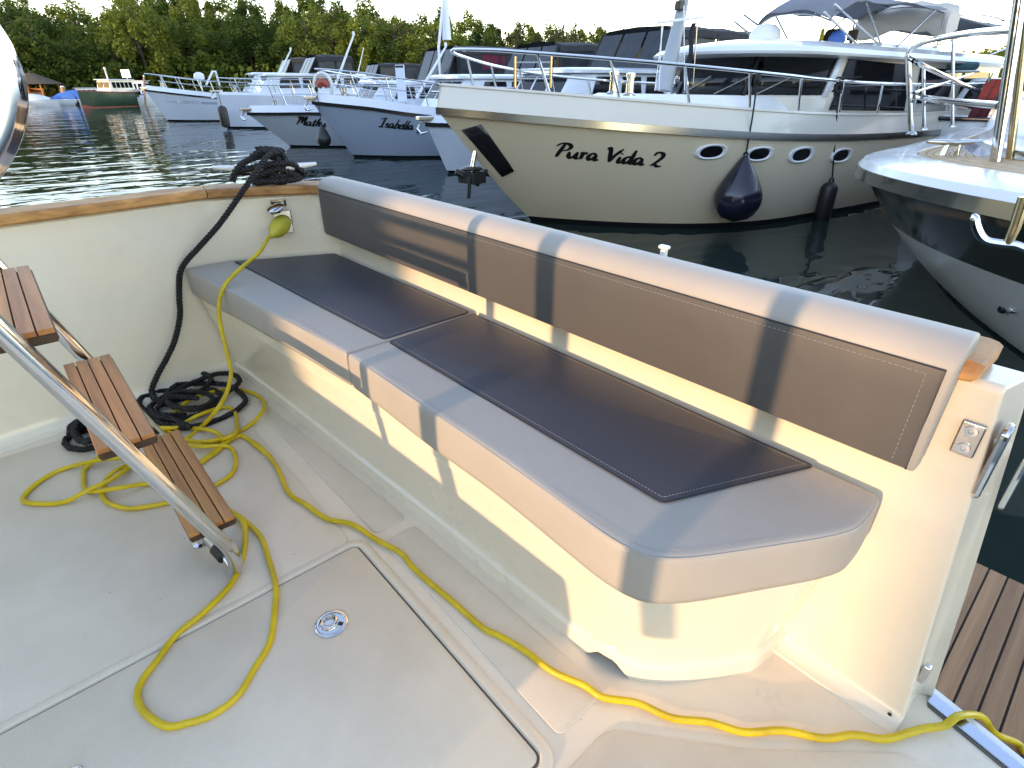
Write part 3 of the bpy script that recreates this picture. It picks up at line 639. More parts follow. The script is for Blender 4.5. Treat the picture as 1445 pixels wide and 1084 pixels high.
K = [[(-0.02, -0.03, 0.85), (0.03, 0.03, 0.845), (0.10, 0.0, 0.85), (0.03, -0.035, 0.86), (-0.08, -0.02, 0.86), (-0.11, 0.02, 0.87), (-0.02, 0.035, 0.89), (0.10, 0.01, 0.895), (0.16, 0.0, 0.845)],
     [(-0.14, 0.03, 0.835), (-0.12, 0.03, 0.87), (-0.08, 0.02, 0.905), (-0.02, 0.0, 0.925), (0.05, -0.01, 0.915), (0.10, -0.02, 0.87), (0.14, -0.01, 0.84), (0.10, 0.03, 0.83), (0.0, 0.04, 0.828), (-0.06, 0.04, 0.83)],
     [(-0.05, 0.0, 0.925), (0.0, 0.01, 0.945), (0.045, 0.0, 0.930), (0.055, -0.01, 0.92), (0.045, 0.02, 0.88), (0.09, 0.02, 0.86), (0.13, 0.015, 0.84)],
     [(-0.04, -0.02, 0.93), (0.01, -0.01, 0.952), (0.065, -0.01, 0.94), (0.085, 0.0, 0.91), (0.075, 0.01, 0.885), (0.02, 0.03, 0.87), (-0.04, 0.03, 0.85), (-0.03, -0.03, 0.84), (0.05, -0.03, 0.84)]]
for k_ in K: rope_mb(knot, catmull([cl_pt(*q) for q in k_], 6), 0.0145)
top = seg[0]
rope_mb(knot, catmull([seg[1], seg[0], cl_pt(-0.02, 0.0, 0.955), cl_pt(0.03, 0.0, 0.94), cl_pt(0.06, 0.01, 0.91)], 6), 0.0145)
obj('cleat_hitch', knot, M['rope'], mr)

ca = empty('shore_power_cable', 'yellow shore power cable from the inlet plug looping over the cockpit floor', 'cable', (-1.2, 0.1, 0), world=True)
pa = on_corner(401, 313, 0.01); pb = on_corner(386, 330, 0.085)
axp = (pb - pa).normalized()
obj('plug', MB().lathe(pa - axp * 0.005, [(0.030, 0), (0.036, 0.02), (0.038, 0.045), (0.034, 0.075), (0.024, 0.095), (0.014, 0.106), (0.010, 0.122)], 22, axp), M['plug'], ca)
pe = pa + axp * 0.115
hang = [pe, at_x(378, 337, -2.46), at_x(365, 357, -2.36), at_x(339.5, 379, -2.29), at_x(317, 403, -2.26), at_x(309, 431, -2.255), at_x(312, 464, -2.24), at_x(321, 501, -2.20), at_x(326, 527, -2.16), at_x(319, 556, -2.10), at_x(303, 582, -2.06)]
ZC = 0.0124
A_ = [(275, 611), (258, 622), (243, 628)]
def fz(pts, hi=()): return [at_z(u, v, ZC + (0.022 if i in hi else 0.0)) for i, (u, v) in enumerate(pts)]
CR = 0.0078
def cab(path): obj_mb.tube(catmull(path, 6), CR, 9)
obj_mb = MB()
cab(hang + fz([(280, 606), (258, 622), (240, 620), (232, 606), (243, 586), (273, 562), (321, 549.5), (354, 554), (371, 565), (372, 578), (354, 599), (325, 615), (295, 622.6), (269, 622), (245, 614)], (5, 9, 12)))
cab(fz([(245, 614), (238, 606), (255, 600), (280, 586), (314, 575), (330, 580), (334, 597), (330, 613), (300, 624), (268, 628), (240, 624)], (3, 7, 9)))
cab(fz([(215, 603), (229, 604), (266, 604), (299, 608), (314, 619), (310, 634), (291, 648), (270, 662), (245, 668)], (1, 3)))
cab(fz([(240, 624), (280, 630), (321, 630), (332, 645), (328, 667), (306, 683), (282, 690), (250, 694)], (1,)))
cab(fz([(250, 694), (229, 689), (207, 683), (166, 689), (124, 693), (118, 674), (122, 659.5), (146, 641), (165, 628), (195, 618), (215, 603)], (3, 7)))
cab(fz([(230, 640), (190, 646.5), (148, 648), (92, 661), (55, 680), (33, 702), (44, 710), (88.5, 709), (125.5, 691), (162, 674), (192, 652), (215, 640), (245, 628)], (2, 8, 9)))
cab(fz([(235, 642), (188, 654), (159, 667), (146, 685), (148, 706), (177, 717), (207, 715), (240, 709), (270, 706), (300, 712), (326, 722), (344, 738), (345, 773), (336, 805), (323, 828), (289, 863), (250, 895), (223, 930), (200, 961), (194, 985), (207, 1008), (235, 1025), (266, 1020), (301, 1008), (336, 981), (360, 942), (381, 906), (387, 867), (389, 828), (379, 789), (368, 758), (350, 739), (331, 726), (300, 716), (270, 702), (262, 680), (280, 655), (312, 630), (340, 615), (362, 630), (382, 645)], (2, 11, 33)))
run = [(330, 610), (345, 617), (368, 632), (391, 660), (407, 695), (430, 711), (461.5, 732), (497, 740), (532, 762), (565, 780), (581, 799), (606, 822), (640, 850), (680, 885), (706, 898), (740, 918), (780, 947.5), (824, 967), (851, 984), (899.6, 992), (948, 1013), (1001, 1019), (1050, 1033), (1106, 1031), (1163, 1042), (1205, 1037), (1248, 1043), (1280, 1035), (1305, 1028)]
rn = fz(run)
rn += [at_z(1333, 1024, 0.018), at_z(1354, 1010, 0.026), at_z(1386, 1012, -0.02), at_z(1404, 1035, -0.10), at_z(1436, 1049, -0.138), at_z(1450, 1066, -0.138), at_z(1480, 1100, -0.138)]
cab(rn)
obj('sheath', obj_mb, M['cable'], ca)

# ================================================================ moored boats: local x = abeam, y = aft from the stem at the waterline, z = height over the water
class Boat:
    def __init__(s, root, P0, ang, prm):
        s.root = root; s.P0 = Vector((P0[0], P0[1], WATER)); s.A = ang; s.__dict__.update(prm)
    def loc(s, P):
        d = Vector(P) - s.P0; c, q = math.cos(s.A), math.sin(s.A)
        return Vector((d.x * c - d.y * q, d.x * q + d.y * c, d.z))
    def plane(s, u, v, t):                      # picture point on the boat's fore-and-aft plane at abeam distance t
        o = s.loc(EYE); d = s.loc(EYE + ray(u, v)) - o; return o + d * ((t - o.x) / d.x)
    def at(s, u, v, h):
        o = s.loc(EYE); d = s.loc(EYE + ray(u, v)) - o; return o + d * ((h - o.z) / d.z)
    def stem(s, v): return lerp(0.0, s.tip, max(0, min(1, v)) ** s.fs) if v >= 0 else -v * 1.2
    def hb(s, y, v):
        k = max(0, min(1, v)) ** s.fe; y0 = s.stem(v); q = max(0.0, (y - y0)); Le = lerp(s.Lw, s.Ld, k)
        b = lerp(s.bw, s.bd, k); pwr = lerp(s.pw, s.pd, k)
        w = b * (1 - max(0.0, 1 - q / Le) ** pwr)
        tail = max(0, (y - s.L * 0.72) / (s.L * 0.28)); return w * (1 - 0.12 * tail * tail)
    def vofh(s, y, h): return h / s.rub(y)
    def side(s, y, h): return s.hb(y, s.vofh(y, h))
    def hit(s, u, v):                           # picture point on the hull side
        o = s.loc(EYE); d = (s.loc(EYE + ray(u, v)) - o); d.normalize(); k = 2.0
        while k < 80:
            p = o + d * k
            if p.y > s.tip - .2 and 0 <= p.z <= s.rub(p.y) + .02 and abs(p.x) < s.side(p.y, p.z): break
            k += 0.05
        a, b = k - 0.05, k
        for _ in range(24):
            m = (a + b) / 2; p = o + d * m
            if abs(p.x) < s.side(p.y, p.z): b = m
            else: a = m
        return o + d * a
def hull_part(B, name, v0, v1, nv, m, off=0.0, lean=0.0, closed_top=False, extra=None, parent=None, nu=44):
    rows = []
    for j in range(nv + 1):
        v = lerp(v0, v1, j / nv); y0 = B.stem(v); P = []; Sb = []
        for i in range(nu + 1):
            y = y0 + (B.L - y0) * (i / nu) ** 1.9; b = B.hb(y, v); h = v * B.rub(y)
            P.append(Vector((b + off * (1 if i else 0), y - off * (1 if i == 0 else 0), h))); Sb.append(Vector((-b - off * (1 if i else 0), y - off * (1 if i == 0 else 0), h)))
        rows.append(list(reversed(Sb)) + P[1:])
    mb = MB().rings(rows, close=False)
    n = len(rows[0]); mb.f.append(tuple([j * n for j in range(nv + 1)] + [j * n + n - 1 for j in reversed(range(nv + 1))]))
    return obj(name, mb, m, parent or B.root, angle=35)
def band(B, name, fh0, fh1, o0, o1, m, nu=44, tipo=None, parent=None, th=0.03):   # a strip running round the hull edge between two heights
    rows = []
    for fh, o in ((fh0, o0), (fh1, o1)):
        P, Sb = [], []
        for i in range(nu + 1):
            y = B.tip + (B.L - B.tip) * (i / nu) ** 1.9; b = B.hb(y, 1.0); e = 0.02
            nx, ny = (B.hb(y + e, 1.0) - b), e; l = math.hypot(nx, ny); nx, ny = ny / l, -nx / l
            if i == 0: P.append(Vector((0, y - o, fh(y)))); Sb.append(Vector((0, y - o, fh(y))))
            else: P.append(Vector((b + nx * o, y + ny * o, fh(y)))); Sb.append(Vector((-b - nx * o, y + ny * o, fh(y))))
        rows.append(list(reversed(Sb)) + P[1:])
    inn = [[p + Vector((-th if p.x > 0 else (th if p.x < 0 else 0), th if abs(p.x) < 0.3 else 0, 0)) for p in r] for r in rows]
    mb = MB().rings([inn[0], rows[0], rows[1], inn[1]], close=False)
    return obj(name, mb, m, parent or B.root, angle=40)
def deck(B, name, fh, o, m, parent=None, nu=30):
    P, Sb = [], []
    for i in range(nu + 1):
        y = B.tip + 0.05 + (B.L - B.tip) * (i / nu) ** 1.6; b = max(0, B.hb(y, 1.0) - o)
        P.append(Vector((b, y, fh(y)))); Sb.append(Vector((-b, y, fh(y))))
    mb = MB().rings([Sb, [Vector((0, p.y, p.z + 0.03)) for p in P], P], close=False)
    return obj(name, mb, m, parent or B.root)
def edge_pt(B, y, o):
    b = B.hb(y, 1.0); e = 0.02; nx, ny = (B.hb(y + e, 1.0) - b), e; l = math.hypot(nx, ny); return Vector((max(0.0, b + ny / l * o), y - nx / l * o, 0))

GL = {
 'P': ([[(.15, 0), (.28, .5), (.42, .95)], [(.02, .78), (.25, .98), (.6, .98), (.74, .78), (.58, .55), (.3, .46)]], .74),
 'u': ([[(0, .45), (.0, .15), (.12, .02), (.3, .2), (.4, .48)], [(.4, .48), (.35, .12), (.44, .02), (.56, .1)]], .54),
 'r': ([[(.02, .4), (.12, .46), (.08, 0)], [(.08, .25), (.22, .45), (.36, .42)]], .40),
 'a': ([[(.38, .42), (.2, .48), (.03, .25), (.1, .02), (.25, .1), (.39, .42)], [(.39, .46), (.36, .1), (.44, .02), (.56, .1)]], .54),
 'V': ([[(0, .88), (.12, 1.0), (.2, .7), (.24, 0)], [(.24, 0), (.45, .5), (.78, 1.0)]], .66),
 'i': ([[(.06, .44), (.03, .1), (.1, .02), (.22, .1)], [(.1, .64), (.13, .70)]], .24),
 'd': ([[(.38, .42), (.2, .48), (.03, .25), (.1, .02), (.25, .1), (.39, .42)], [(.52, 1.0), (.42, .5), (.36, .1), (.44, .02), (.56, .1)]], .54),
 '2': ([[(.05, .75), (.2, 1.0), (.45, .95), (.48, .7), (.25, .3), (0, .02)], [(0, .03), (.2, .1), (.35, .02), (.55, .06)]], .6),
 'M': ([[(-.05, .85), (.1, 1.0), (.18, .75), (.05, 0)], [(.13, .55), (.3, .88), (.42, 1.0), (.40, .2)], [(.40, .2), (.58, .8), (.76, 1.0), (.70, .15), (.86, .05)]], .86),
 't': ([[(.22, .85), (.1, .1), (.18, .0), (.3, .1)], [(0, .55), (.34, .58)]], .30),
 'h': ([[(.24, 1.0), (.05, 0)], [(.08, .25), (.25, .47), (.36, .4), (.32, .05), (.46, .08)]], .44),
 'I': ([[(-.02, .85), (.2, 1.0), (.58, .98)], [(.38, .98), (.2, 0)], [(-.05, .05), (.2, 0), (.42, .04)]], .52),
 's': ([[(.34, .45), (.16, .46), (.1, .32), (.26, .2), (.2, .02), (0, .05)]], .36),
 'b': ([[(.26, 1.0), (.05, .1), (.2, .0), (.38, .25), (.25, .46), (.1, .3)]], .42),
 'e': ([[(.02, .2), (.32, .3), (.26, .47), (.08, .36), (.05, .1), (.2, .0), (.4, .12)]], .38),
 'l': ([[(.26, 1.0), (.05, .1), (.12, 0), (.26, .1)]], .24),
 ' ': ([], .30),
}
BLK = {'H': [[(0, 0), (0, 1)], [(.5, 0), (.5, 1)], [(0, .5), (.5, .5)]], 'O': [[(0, 0), (0, 1), (.5, 1), (.5, 0), (0, 0)]], 'R': [[(0, 0), (0, 1), (.5, 1), (.5, .5), (0, .5)], [(.2, .5), (.5, 0)]],
       'I': [[(.1, 0), (.1, 1)]], 'Z': [[(0, 1), (.5, 1), (0, 0), (.5, 0)]], 'E': [[(.5, 1), (0, 1), (0, 0), (.5, 0)], [(0, .5), (.4, .5)]]}
def write(B, name, text, p0, p1, cap, m, slant=0.22, block=False, pen=0.23):
    """letters drawn with a slanted broad pen and laid on the hull side; p0, p1 = ends of the base line, cap = capital height (picture units)"""
    adv = [(0.68 if ch != 'I' else .4) if block else GL[ch][1] for ch in text]; tot = sum(adv); base = Vector(p1) - Vector(p0); L = base.length; sx = L / tot; ux = base.normalized(); uy = Vector((ux.y, -ux.x))
    mb = MB(); x0 = 0.0
    for ch, a in zip(text, adv):
        for stx in (BLK[ch] if block else GL[ch][0]):
            P = [Vector((x, y, 0)) for x, y in stx]
            Q = P if block else (catmull(P, 7) if len(P) > 2 else [P[0].lerp(P[1], k / 5) for k in range(6)])
            Lf, Rt = [], []
            for i, q in enumerate(Q):
                d = (Q[min(i + 1, len(Q) - 1)] - Q[max(i - 1, 0)]).normalized(); ang = math.atan2(d.y, d.x)
                w = pen * (0.42 + 0.58 * abs(math.sin(ang - R(25)))) * (1 if block else min(1.0, .55 + 2.5 * min(i, len(Q) - 1 - i) / len(Q)))
                nn = Vector((-d.y, d.x, 0)) * w * 0.5
                for lst, z in ((Lf, q + nn), (Rt, q - nn)):
                    px = Vector(p0) + ux * ((x0 + z.x) * sx + z.y * cap * slant) + uy * (z.y * cap)
                    h = B.hit(px.x, px.y); h.x += 0.004; h.y -= 0.003; lst.append(h)
            mb.rings([Lf, Rt], close=False)
        x0 += a
    o = obj(name, mb, m, B.root, smooth=False)
    sol = o.modifiers.new('thickness', 'SOLIDIFY'); sol.thickness = 0.0015
    return o

def canopy(B, y0, y1, w, h0, h1, m, parent, panes=True, front=0.55, slope=0.1):
    """folding canvas hood on hoops: raked clear windscreen, side panes, canvas roof"""
    c = obj('canopy', _hood(y0 + front, y1, w, h0, h1, slope), m, parent)
    for s_ in (-1, 1):
        for yy in (y0 + front, (y0 + front + y1) / 2, y1): sub('canopy_hoop', MB().tube([(s_ * w, yy, h0), (s_ * w * 0.97, yy, h1 - 0.25), (s_ * w * 0.8, yy, h1 - 0.10)], 0.03, 5), m, c)
        sub('screen_bar', MB().tube([(s_ * w, y0, h0), (s_ * w * .95, y0 + front, h1 - 0.14)], 0.03, 5), m, c)
    if panes:
        ns = 3
        for s_ in (-1, 1):
            for k in range(2):
                a = lerp(y0 + front, y1, k / 2) + 0.07; b = lerp(y0 + front, y1, (k + 1) / 2) - 0.07
                sub('side_pane', MB().slab([(s_ * w * .985, a, h0 + .10), (s_ * w * .985, b, h0 + .10), (s_ * w * .955, b, h1 - .28), (s_ * w * .955, a, h1 - .28)], 0.01), M['pane'], c)
        for k in range(ns):
            a = lerp(-w, w, k / ns) + .05; b = lerp(-w, w, (k + 1) / ns) - .05
            sub('screen_pane', MB().slab([(a, y0 + .05, h0 + .06), (b, y0 + .05, h0 + .06), (b * .93, y0 + front - .02, h1 - .18), (a * .93, y0 + front - .02, h1 - .18)], 0.012), M['pane'], c)
    return c
def _hood(y0, y1, w, h0, h1, slope):
    rows = []
    for i in range(7):
        f = i / 6; y = lerp(y0, y1, f); hh = h1 - slope * abs(f - .45) ** 1.5 - 0.03 * (i % 2)
        rows.append([(-w, y, hh - .30), (-w * .94, y, hh - .13), (-w * .75, y, hh - .04), (0, y, hh), (w * .75, y, hh - .04), (w * .94, y, hh - .13), (w, y, hh - .30)])
    mb = MB().rings(rows, close=False); k = len(mb.v)
    mb.rings([[(x, y, z - .025) for x, y, z in r] for r in rows], close=False); return mb

def rails(B, parent, y0, y1, n, o, h, m, hb=None, tipback=0.25, r=0.02, foot=None, mid=True):
    foot = foot or (lambda y: B.rub(y) + B.bul)
    def pt(y, hh, oo, sd): e = edge_pt(B, y, -oo); return Vector((sd * e.x, e.y, foot(y) + hh))
    for sd in (1, -1):
        ys = [lerp(y0, y1, (i / n) ** 1.25) for i in range(n + 1)]
        for y in ys[1:]:
            a = pt(y, -0.02, o, sd); b = pt(y - 0.14, h, o - 0.03, sd)
            obj('stanchion', MB().tube([a, b], r * 0.85, 7), m, parent)
    P = [pt(y, h, o - .03, 1) for y in [lerp(y0, y1, (i / 18) ** 1.4) for i in range(19)]]
    tipz = Vector((0, P[0].y - 0.30, P[0].z + 0.02))
    S_ = [Vector((-p.x, p.y, p.z)) for p in reversed(P)]
    obj('top_rail', MB().tube(catmull(S_ + [tipz] + P, 2), r, 8), m, parent)
    if not mid: return
    P2 = [Vector((p.x, p.y, p.z - h * 0.48)) for p in P]; obj('middle_rail', MB().tube(P2[2:], r * .6, 6), m, parent); obj('middle_rail', MB().tube([Vector((-p.x, p.y, p.z)) for p in P2[2:]], r * .6, 6), m, parent)

def yacht_at(label, P0, ang, prm, hullm, stripe, cab=None, can=None, mast=None, railh=0.6, name='motor_yacht', anchor=True, bootm='boot', rubm='boot', topm='bulwark'):
    root = empty(name, label, 'motor yacht', (P0[0], P0[1], WATER), -ang, group='motor yachts moored bow-out in a row')
    B = Boat(root, P0, ang, prm)
    top = lambda y: B.rub(y) + B.bul
    hull_part(B, 'hull', 0.055, 1.0, 9, hullm)
    hull_part(B, 'boot_stripe', -0.25, 0.0545, 2, M[bootm])
    if stripe: band(B, 'rub_rail', lambda y: B.rub(y) - 0.03, lambda y: B.rub(y) + 0.055, 0.035, 0.035, M[rubm])
    band(B, 'bulwark', lambda y: B.rub(y) + (0.0555 if stripe else 0.0), top, 0.004, -0.05, M[topm], th=0.07)
    deck(B, 'foredeck', lambda y: B.rub(y) + B.bul * 0.45, 0.06, M['bulwark'])
    if cab:
        y0, y1, w, h0, h1, nwin = cab
        fr = 0.75
        body = MB().rings([[(-w * .8, y0, h0), (w * .8, y0, h0), (w, y0 + .5, h0), (w, y1, h0), (-w, y1, h0), (-w, y0 + .5, h0)], [(-w * .76, y0 + fr * .9, h1 - .12), (w * .76, y0 + fr * .9, h1 - .12), (w * .93, y0 + fr + .4, h1 - .12), (w * .93, y1, h1 - .12), (-w * .93, y1, h1 - .12), (-w * .93, y0 + fr + .4, h1 - .12)]])
        cabin = obj('cabin', body, M['bulwark'], root, bevel=0.04)
        rf = arc_round([(-w * .84, y0 + fr * .6), (w * .84, y0 + fr * .6), (w * 1.02, y0 + fr + .5), (w * 1.02, y1 + .2), (-w * 1.02, y1 + .2), (-w * 1.02, y0 + fr + .5)], .25, 4)
        sub('cabin_roof', MB().rings([[(a, b, h1 - .119) for a, b in rf], [(a, b, h1 - .05) for a, b in rf], [(a * .9, lerp((y0 + y1) / 2, b, .94), h1) for a, b in rf]]), M['bulwark'], cabin)
        hh0 = lerp(h0, h1, .36); hh1 = h1 - .20
        for s_ in (1, -1):
            for k in range(nwin):
                a = lerp(y0 + fr + .35, y1 - .1, k / nwin) + .06; b = lerp(y0 + fr + .35, y1 - .1, (k + 1) / nwin) - .06
                k0 = 1 - .07 * (hh0 - h0) / (h1 - .12 - h0); k1 = 1 - .07 * (hh1 - h0) / (h1 - .12 - h0)
                q = [(s_ * (w * k0 + .006), a - (.16 if k == 0 else 0), hh0), (s_ * (w * k0 + .006), b, hh0), (s_ * (w * k1 + .006), b - .05, hh1), (s_ * (w * k1 + .006), a + .05, hh1)]
                sub('window', MB().slab(q, 0.012), M['darkglass'], cabin)
        for k in range(3):
            a = lerp(-w * .72, w * .72, k / 3) + .05; b = lerp(-w * .72, w * .72, (k + 1) / 3) - .05
            f0 = (hh0 - h0) / (h1 - .12 - h0); f1 = (hh1 - h0) / (h1 - .12 - h0)
            sub('windscreen', MB().slab([(a, y0 + fr * .9 * f0 - .012, hh0), (b, y0 + fr * .9 * f0 - .012, hh0), (b, y0 + fr * .9 * f1 - .012, hh1), (a, y0 + fr * .9 * f1 - .012, hh1)], -0.01), M['darkglass'], cabin)
    if can: canopy(B, *can[:5], M[can[5]], root)
    if mast:
        y, h0, h1, rake = mast
        obj('mast', MB().tube([(0, y, h0), (0, y + rake, h1)], [.055, .03], 8), M['whiteplastic'], root)
        obj('mast_light', MB().lathe((0, y + rake, h1), [(.04, 0), (.05, .05), (.03, .12)], 8), M['whiteplastic'], root)
    if railh: rails(B, root, B.tip + .45, min(B.L * .6, 7.0), 7, 0.10, railh, M['chrome'])
    if anchor:
        y = B.tip; h = B.rub(y) + .05
        am = MB().tube([(0, y + .35, h + .14), (0, y - .12, h + .02), (0, y - .22, h - .10)], .03, 7)
        am.tube([(-.20, y - .06, h - .18), (-.12, y - .19, h - .22), (0, y - .22, h - .12), (.12, y - .19, h - .22), (.20, y - .06, h - .18)], [.012, .03, .04, .03, .012], 7)
        obj('bow_anchor', am, M['chrome'], root)
        obj('bow_roller', MB().box((0, y + .05, h + .10), (.22, .55, .09)), M['chrome'], root, bevel=.02)
        obj('anchor_winch', MB().lathe((0, y + .95, B.rub(y) + B.bul * .45), [(.12, 0), (.12, .12), (.07, .16), (.07, .26), (.11, .30), (.05, .34)], 12), M['steel'], root)
    return B
def fender_ball(label, P, r, length, m=None, top=None, group='black teardrop fenders'):
    P = Vector(P); f = empty('fender', label, 'fender', P, group=group, world=True)
    pr = []
    for k in range(15):
        t = k / 14; z = -r + (length) * t
        # teardrop: sphere below, tapering neck above
        if z < 0.25 * r: rr = math.sqrt(max(0, r * r - z * z))
        else:
            q = (z - .25 * r) / (length - r - .25 * r); rr = lerp(r * .968, r * .13, q ** 1.2)
        pr.append((max(rr, .012), z))
    obj('fender_body', MB().lathe(P, pr, 28), m or M['navy'], f)
    obj('fender_eye', MB().tube([P + Vector((.03 * math.cos(t), 0, length - r + .03 + .03 * math.sin(t))) for t in [k * math.pi / 6 for k in range(12)]], .012, 6, closed=True), M['black'], f)
    if top is not None:
        T = Vector(top); obj('lanyard', MB().tube([P + Vector((0, 0, length - r + .03)), (P + Vector((0, 0, length - r))).lerp(T, .5) + Vector((0.01, 0, 0)), T], .011, 6), M['rope'], f)
        obj('lanyard_knot', MB().lathe(T - Vector((0, 0, .06)), [(.02, -.05), (.045, -.02), (.05, .03), (.035, .08)], 8), M['rope'], f)
    return f

# ---------------------------------------------------------------- the beige yacht behind the bench
PVP = (-6.76, 6.44); PVA = R(10)
pvp = dict(tip=-1.6, fs=0.95, fe=0.75, Lw=3.7, Ld=4.7, bw=2.2, bd=2.42, pw=2.3, pd=2.3, L=13.0, bul=0.31,
           rub=lambda y: pw(y, [(-1.6, 1.67), (-.7, 1.585), (.2, 1.505), (1.2, 1.425), (2.2, 1.355), (3.3, 1.295), (4.5, 1.25), (5.5, 1.23), (6.5, 1.22), (13, 1.26)]))
pv = empty('motor_yacht', 'large beige hulled yacht lettered Pura Vida 2 with four oval portholes', 'motor yacht', (*PVP, WATER), -PVA, group='motor yachts moored bow-out in a row')
PV = Boat(pv, PVP, PVA, pvp)
pvtop = lambda y: PV.rub(y) + 0.31
hull_part(PV, 'hull', 0.062, 1.0, 12, M['olive'], nu=60)
hull_part(PV, 'boot_stripe', -0.25, 0.0615, 2, M['boot'])
band(PV, 'rub_rail', lambda y: PV.rub(y) - 0.045, lambda y: PV.rub(y) + 0.045, 0.035, 0.035, M['railsteel'])
band(PV, 'bulwark', lambda y: PV.rub(y) + 0.0455, pvtop, 0.012, -0.05, M['cream'], th=0.09)
band(PV, 'bulwark_cap', lambda y: pvtop(y) + 0.001, lambda y: pvtop(y) + 0.03, -0.03, -0.04, M['cream'], th=0.12)
deck(PV, 'foredeck', lambda y: pvtop(y) - 0.10, 0.10, M['cream'])
write(PV, 'lettering', 'Pura Vida 2', (780, 221), (934, 236), 20, M['lettering'])
# portholes
for (u, v, wpx) in ((1003.6, 214.5, 31), (1071, 217.5, 27), (1130.5, 218.5, 24), (1186.5, 219.5, 20)):
    c = PV.hit(u, v); e = PV.hit(u + wpx / 2, v); a = max(0.14, abs(e.y - c.y)); b_ = a * 0.46 if wpx > 28 else a * .40; b_ = min(b_, .085)
    def hp2(k, y, z, o): t = Vector((PV.side(c.y + y, c.z + z) + o, c.y + y, c.z + z)); return t
    n = 28
    def oval(f, o): return [hp2(0, a * f * math.copysign(abs(math.cos(q)) ** .85, math.cos(q)), b_ * f * math.copysign(abs(math.sin(q)) ** .85, math.sin(q)), o) for q in [2 * math.pi * k / n for k in range(n)]]
    ring = obj('porthole', MB().rings([oval(1.42, .002), oval(1.36, .022), oval(1.2, .03), oval(1.0, .016), oval(.98, -.02)], cap0=False, cap1=False), M['gelwhite'], pv)
    sub('porthole_glass', MB().rings([oval(1.0, .004), oval(.3, .005)], cap0=False), M['darkglass'], ring)
# anchor pocket plate on the stem
Lp = [(652, 184), (668, 202), (684, 221), (697, 236), (709, 250)]; Rp = [(679, 176), (692, 193), (704, 210), (716, 227), (726, 242)]
Gd = []
for (a, b) in zip(Lp, Rp):
    row = []
    for k in range(5):
        h = PV.hit(lerp(a[0], b[0], k / 4), lerp(a[1], b[1], k / 4)); row.append((h.x + .008, h.y - .012, h.z))
    Gd.append(row)
ap = obj('anchor_plate', MB().grid(Gd), M['boot'], pv); sl = ap.modifiers.new('thickness', 'SOLIDIFY'); sl.thickness = 0.012
# foredeck trunk
tr0 = arc_round([(-1.15, 1.55), (1.15, 1.55), (1.5, 2.6), (1.5, 5.4), (-1.5, 5.4), (-1.5, 2.6)], .5, 6); tr1 = [(a * .86, lerp(3.6, b, .94)) for a, b in tr0]; tr2 = [(a * .8, lerp(3.6, b, .88)) for a, b in tr0]
th = lambda y, z: z - .022 * (y - 1.5)
obj('deck_trunk', MB().rings([[(a, b, th(b, 1.50)) for a, b in tr0], [(a, b, th(b, 1.80)) for a, b in tr1], [(a, b, th(b, 1.865)) for a, b in tr2]]), M['gelwhite'], pv, angle=25)
# saloon: cream side walls, curved dark windscreen, side windows, roof with a visor
def fr(q, y_c, y_s, w): # front curve of the saloon, q in -1..1
    return Vector((w * math.sin(q * math.pi / 2) ** 1 if abs(q) < 1 else w * (1 if q > 0 else -1), y_c + (y_s - y_c) * (1 - math.cos(q * math.pi / 2)) ** 1.0, 0))
def frow(y_c, y_s, w, h, q0=-1, q1=1, n=24): return [Vector((p.x, p.y, h)) for p in (fr(lerp(q0, q1, i / n), y_c, y_s, w) for i in range(n + 1))]
obj('windscreen_base', MB().rings([frow(3.60, 4.80, 1.62, 1.45), frow(3.60, 4.80, 1.62, 1.80), frow(3.65, 4.85, 1.60, 1.83)], close=False), M['cream'], pv)
for k in range(3):
    q0, q1 = lerp(-.93, .93, k / 3) + .012, lerp(-.93, .93, (k + 1) / 3) - .012
    ws = obj('windscreen', MB().rings([frow(3.65, 4.83, 1.60, 1.82, q0, q1, 12), frow(3.92, 5.10, 1.58, 2.40, q0, q1, 12)], close=False), M['darkglass'], pv)
    sl = ws.modifiers.new('thickness', 'SOLIDIFY'); sl.thickness = 0.012
for q0, q1 in ((-1.0, -.93), (-.322, -.298), (.298, .322), (.93, 1.0)):
    p_ = obj('windscreen_pillar', MB().rings([frow(3.63, 4.81, 1.615, 1.80, q0, q1, 3), frow(3.90, 5.08, 1.595, 2.41, q0, q1, 3)], close=False), M['bulwark'] if abs(q0) > .5 else M['black'], pv)
    sl = p_.modifiers.new('thickness', 'SOLIDIFY'); sl.thickness = 0.04; sl.offset = 0
for s_ in (1, -1):
    w_ = 1.60 * s_
    side = obj('saloon_side', MB().slab([(w_, 4.72, 1.40), (w_, 11.0, 1.40), (w_ * .985, 11.0, 2.36), (w_ * .985, 5.0, 2.42)], -0.05 * s_), M['cream'], pv)
    for q in ([(4.98, 1.60), (7.45, 1.54), (7.25, 2.30), (5.22, 2.36)], [(7.75, 1.66), (9.2, 1.64), (9.1, 2.24), (7.62, 2.27)], [(9.45, 1.66), (10.6, 1.64), (10.5, 2.2), (9.4, 2.22)]):
        sub('side_window', MB().slab([(w_ * (1.0035 - .012 * (z - 1.4)) + .004 * s_, y, z) for y, z in q], .012 * s_), M['darkglass'], side)
def rrow(y_c, y_s, w, h, ya): 
    f = frow(y_c, y_s, w, h, -1, 1, 26); return f + [Vector((w, ya, h)), Vector((w * .6, ya + .1, h)), Vector((-w * .6, ya + .1, h)), Vector((-w, ya, h))]
def rdrop(rw): return [Vector((p.x, p.y, p.z - .012 * max(0, p.y - 4) - .035 * (abs(p.x) / 1.75) ** 2)) for p in rw]
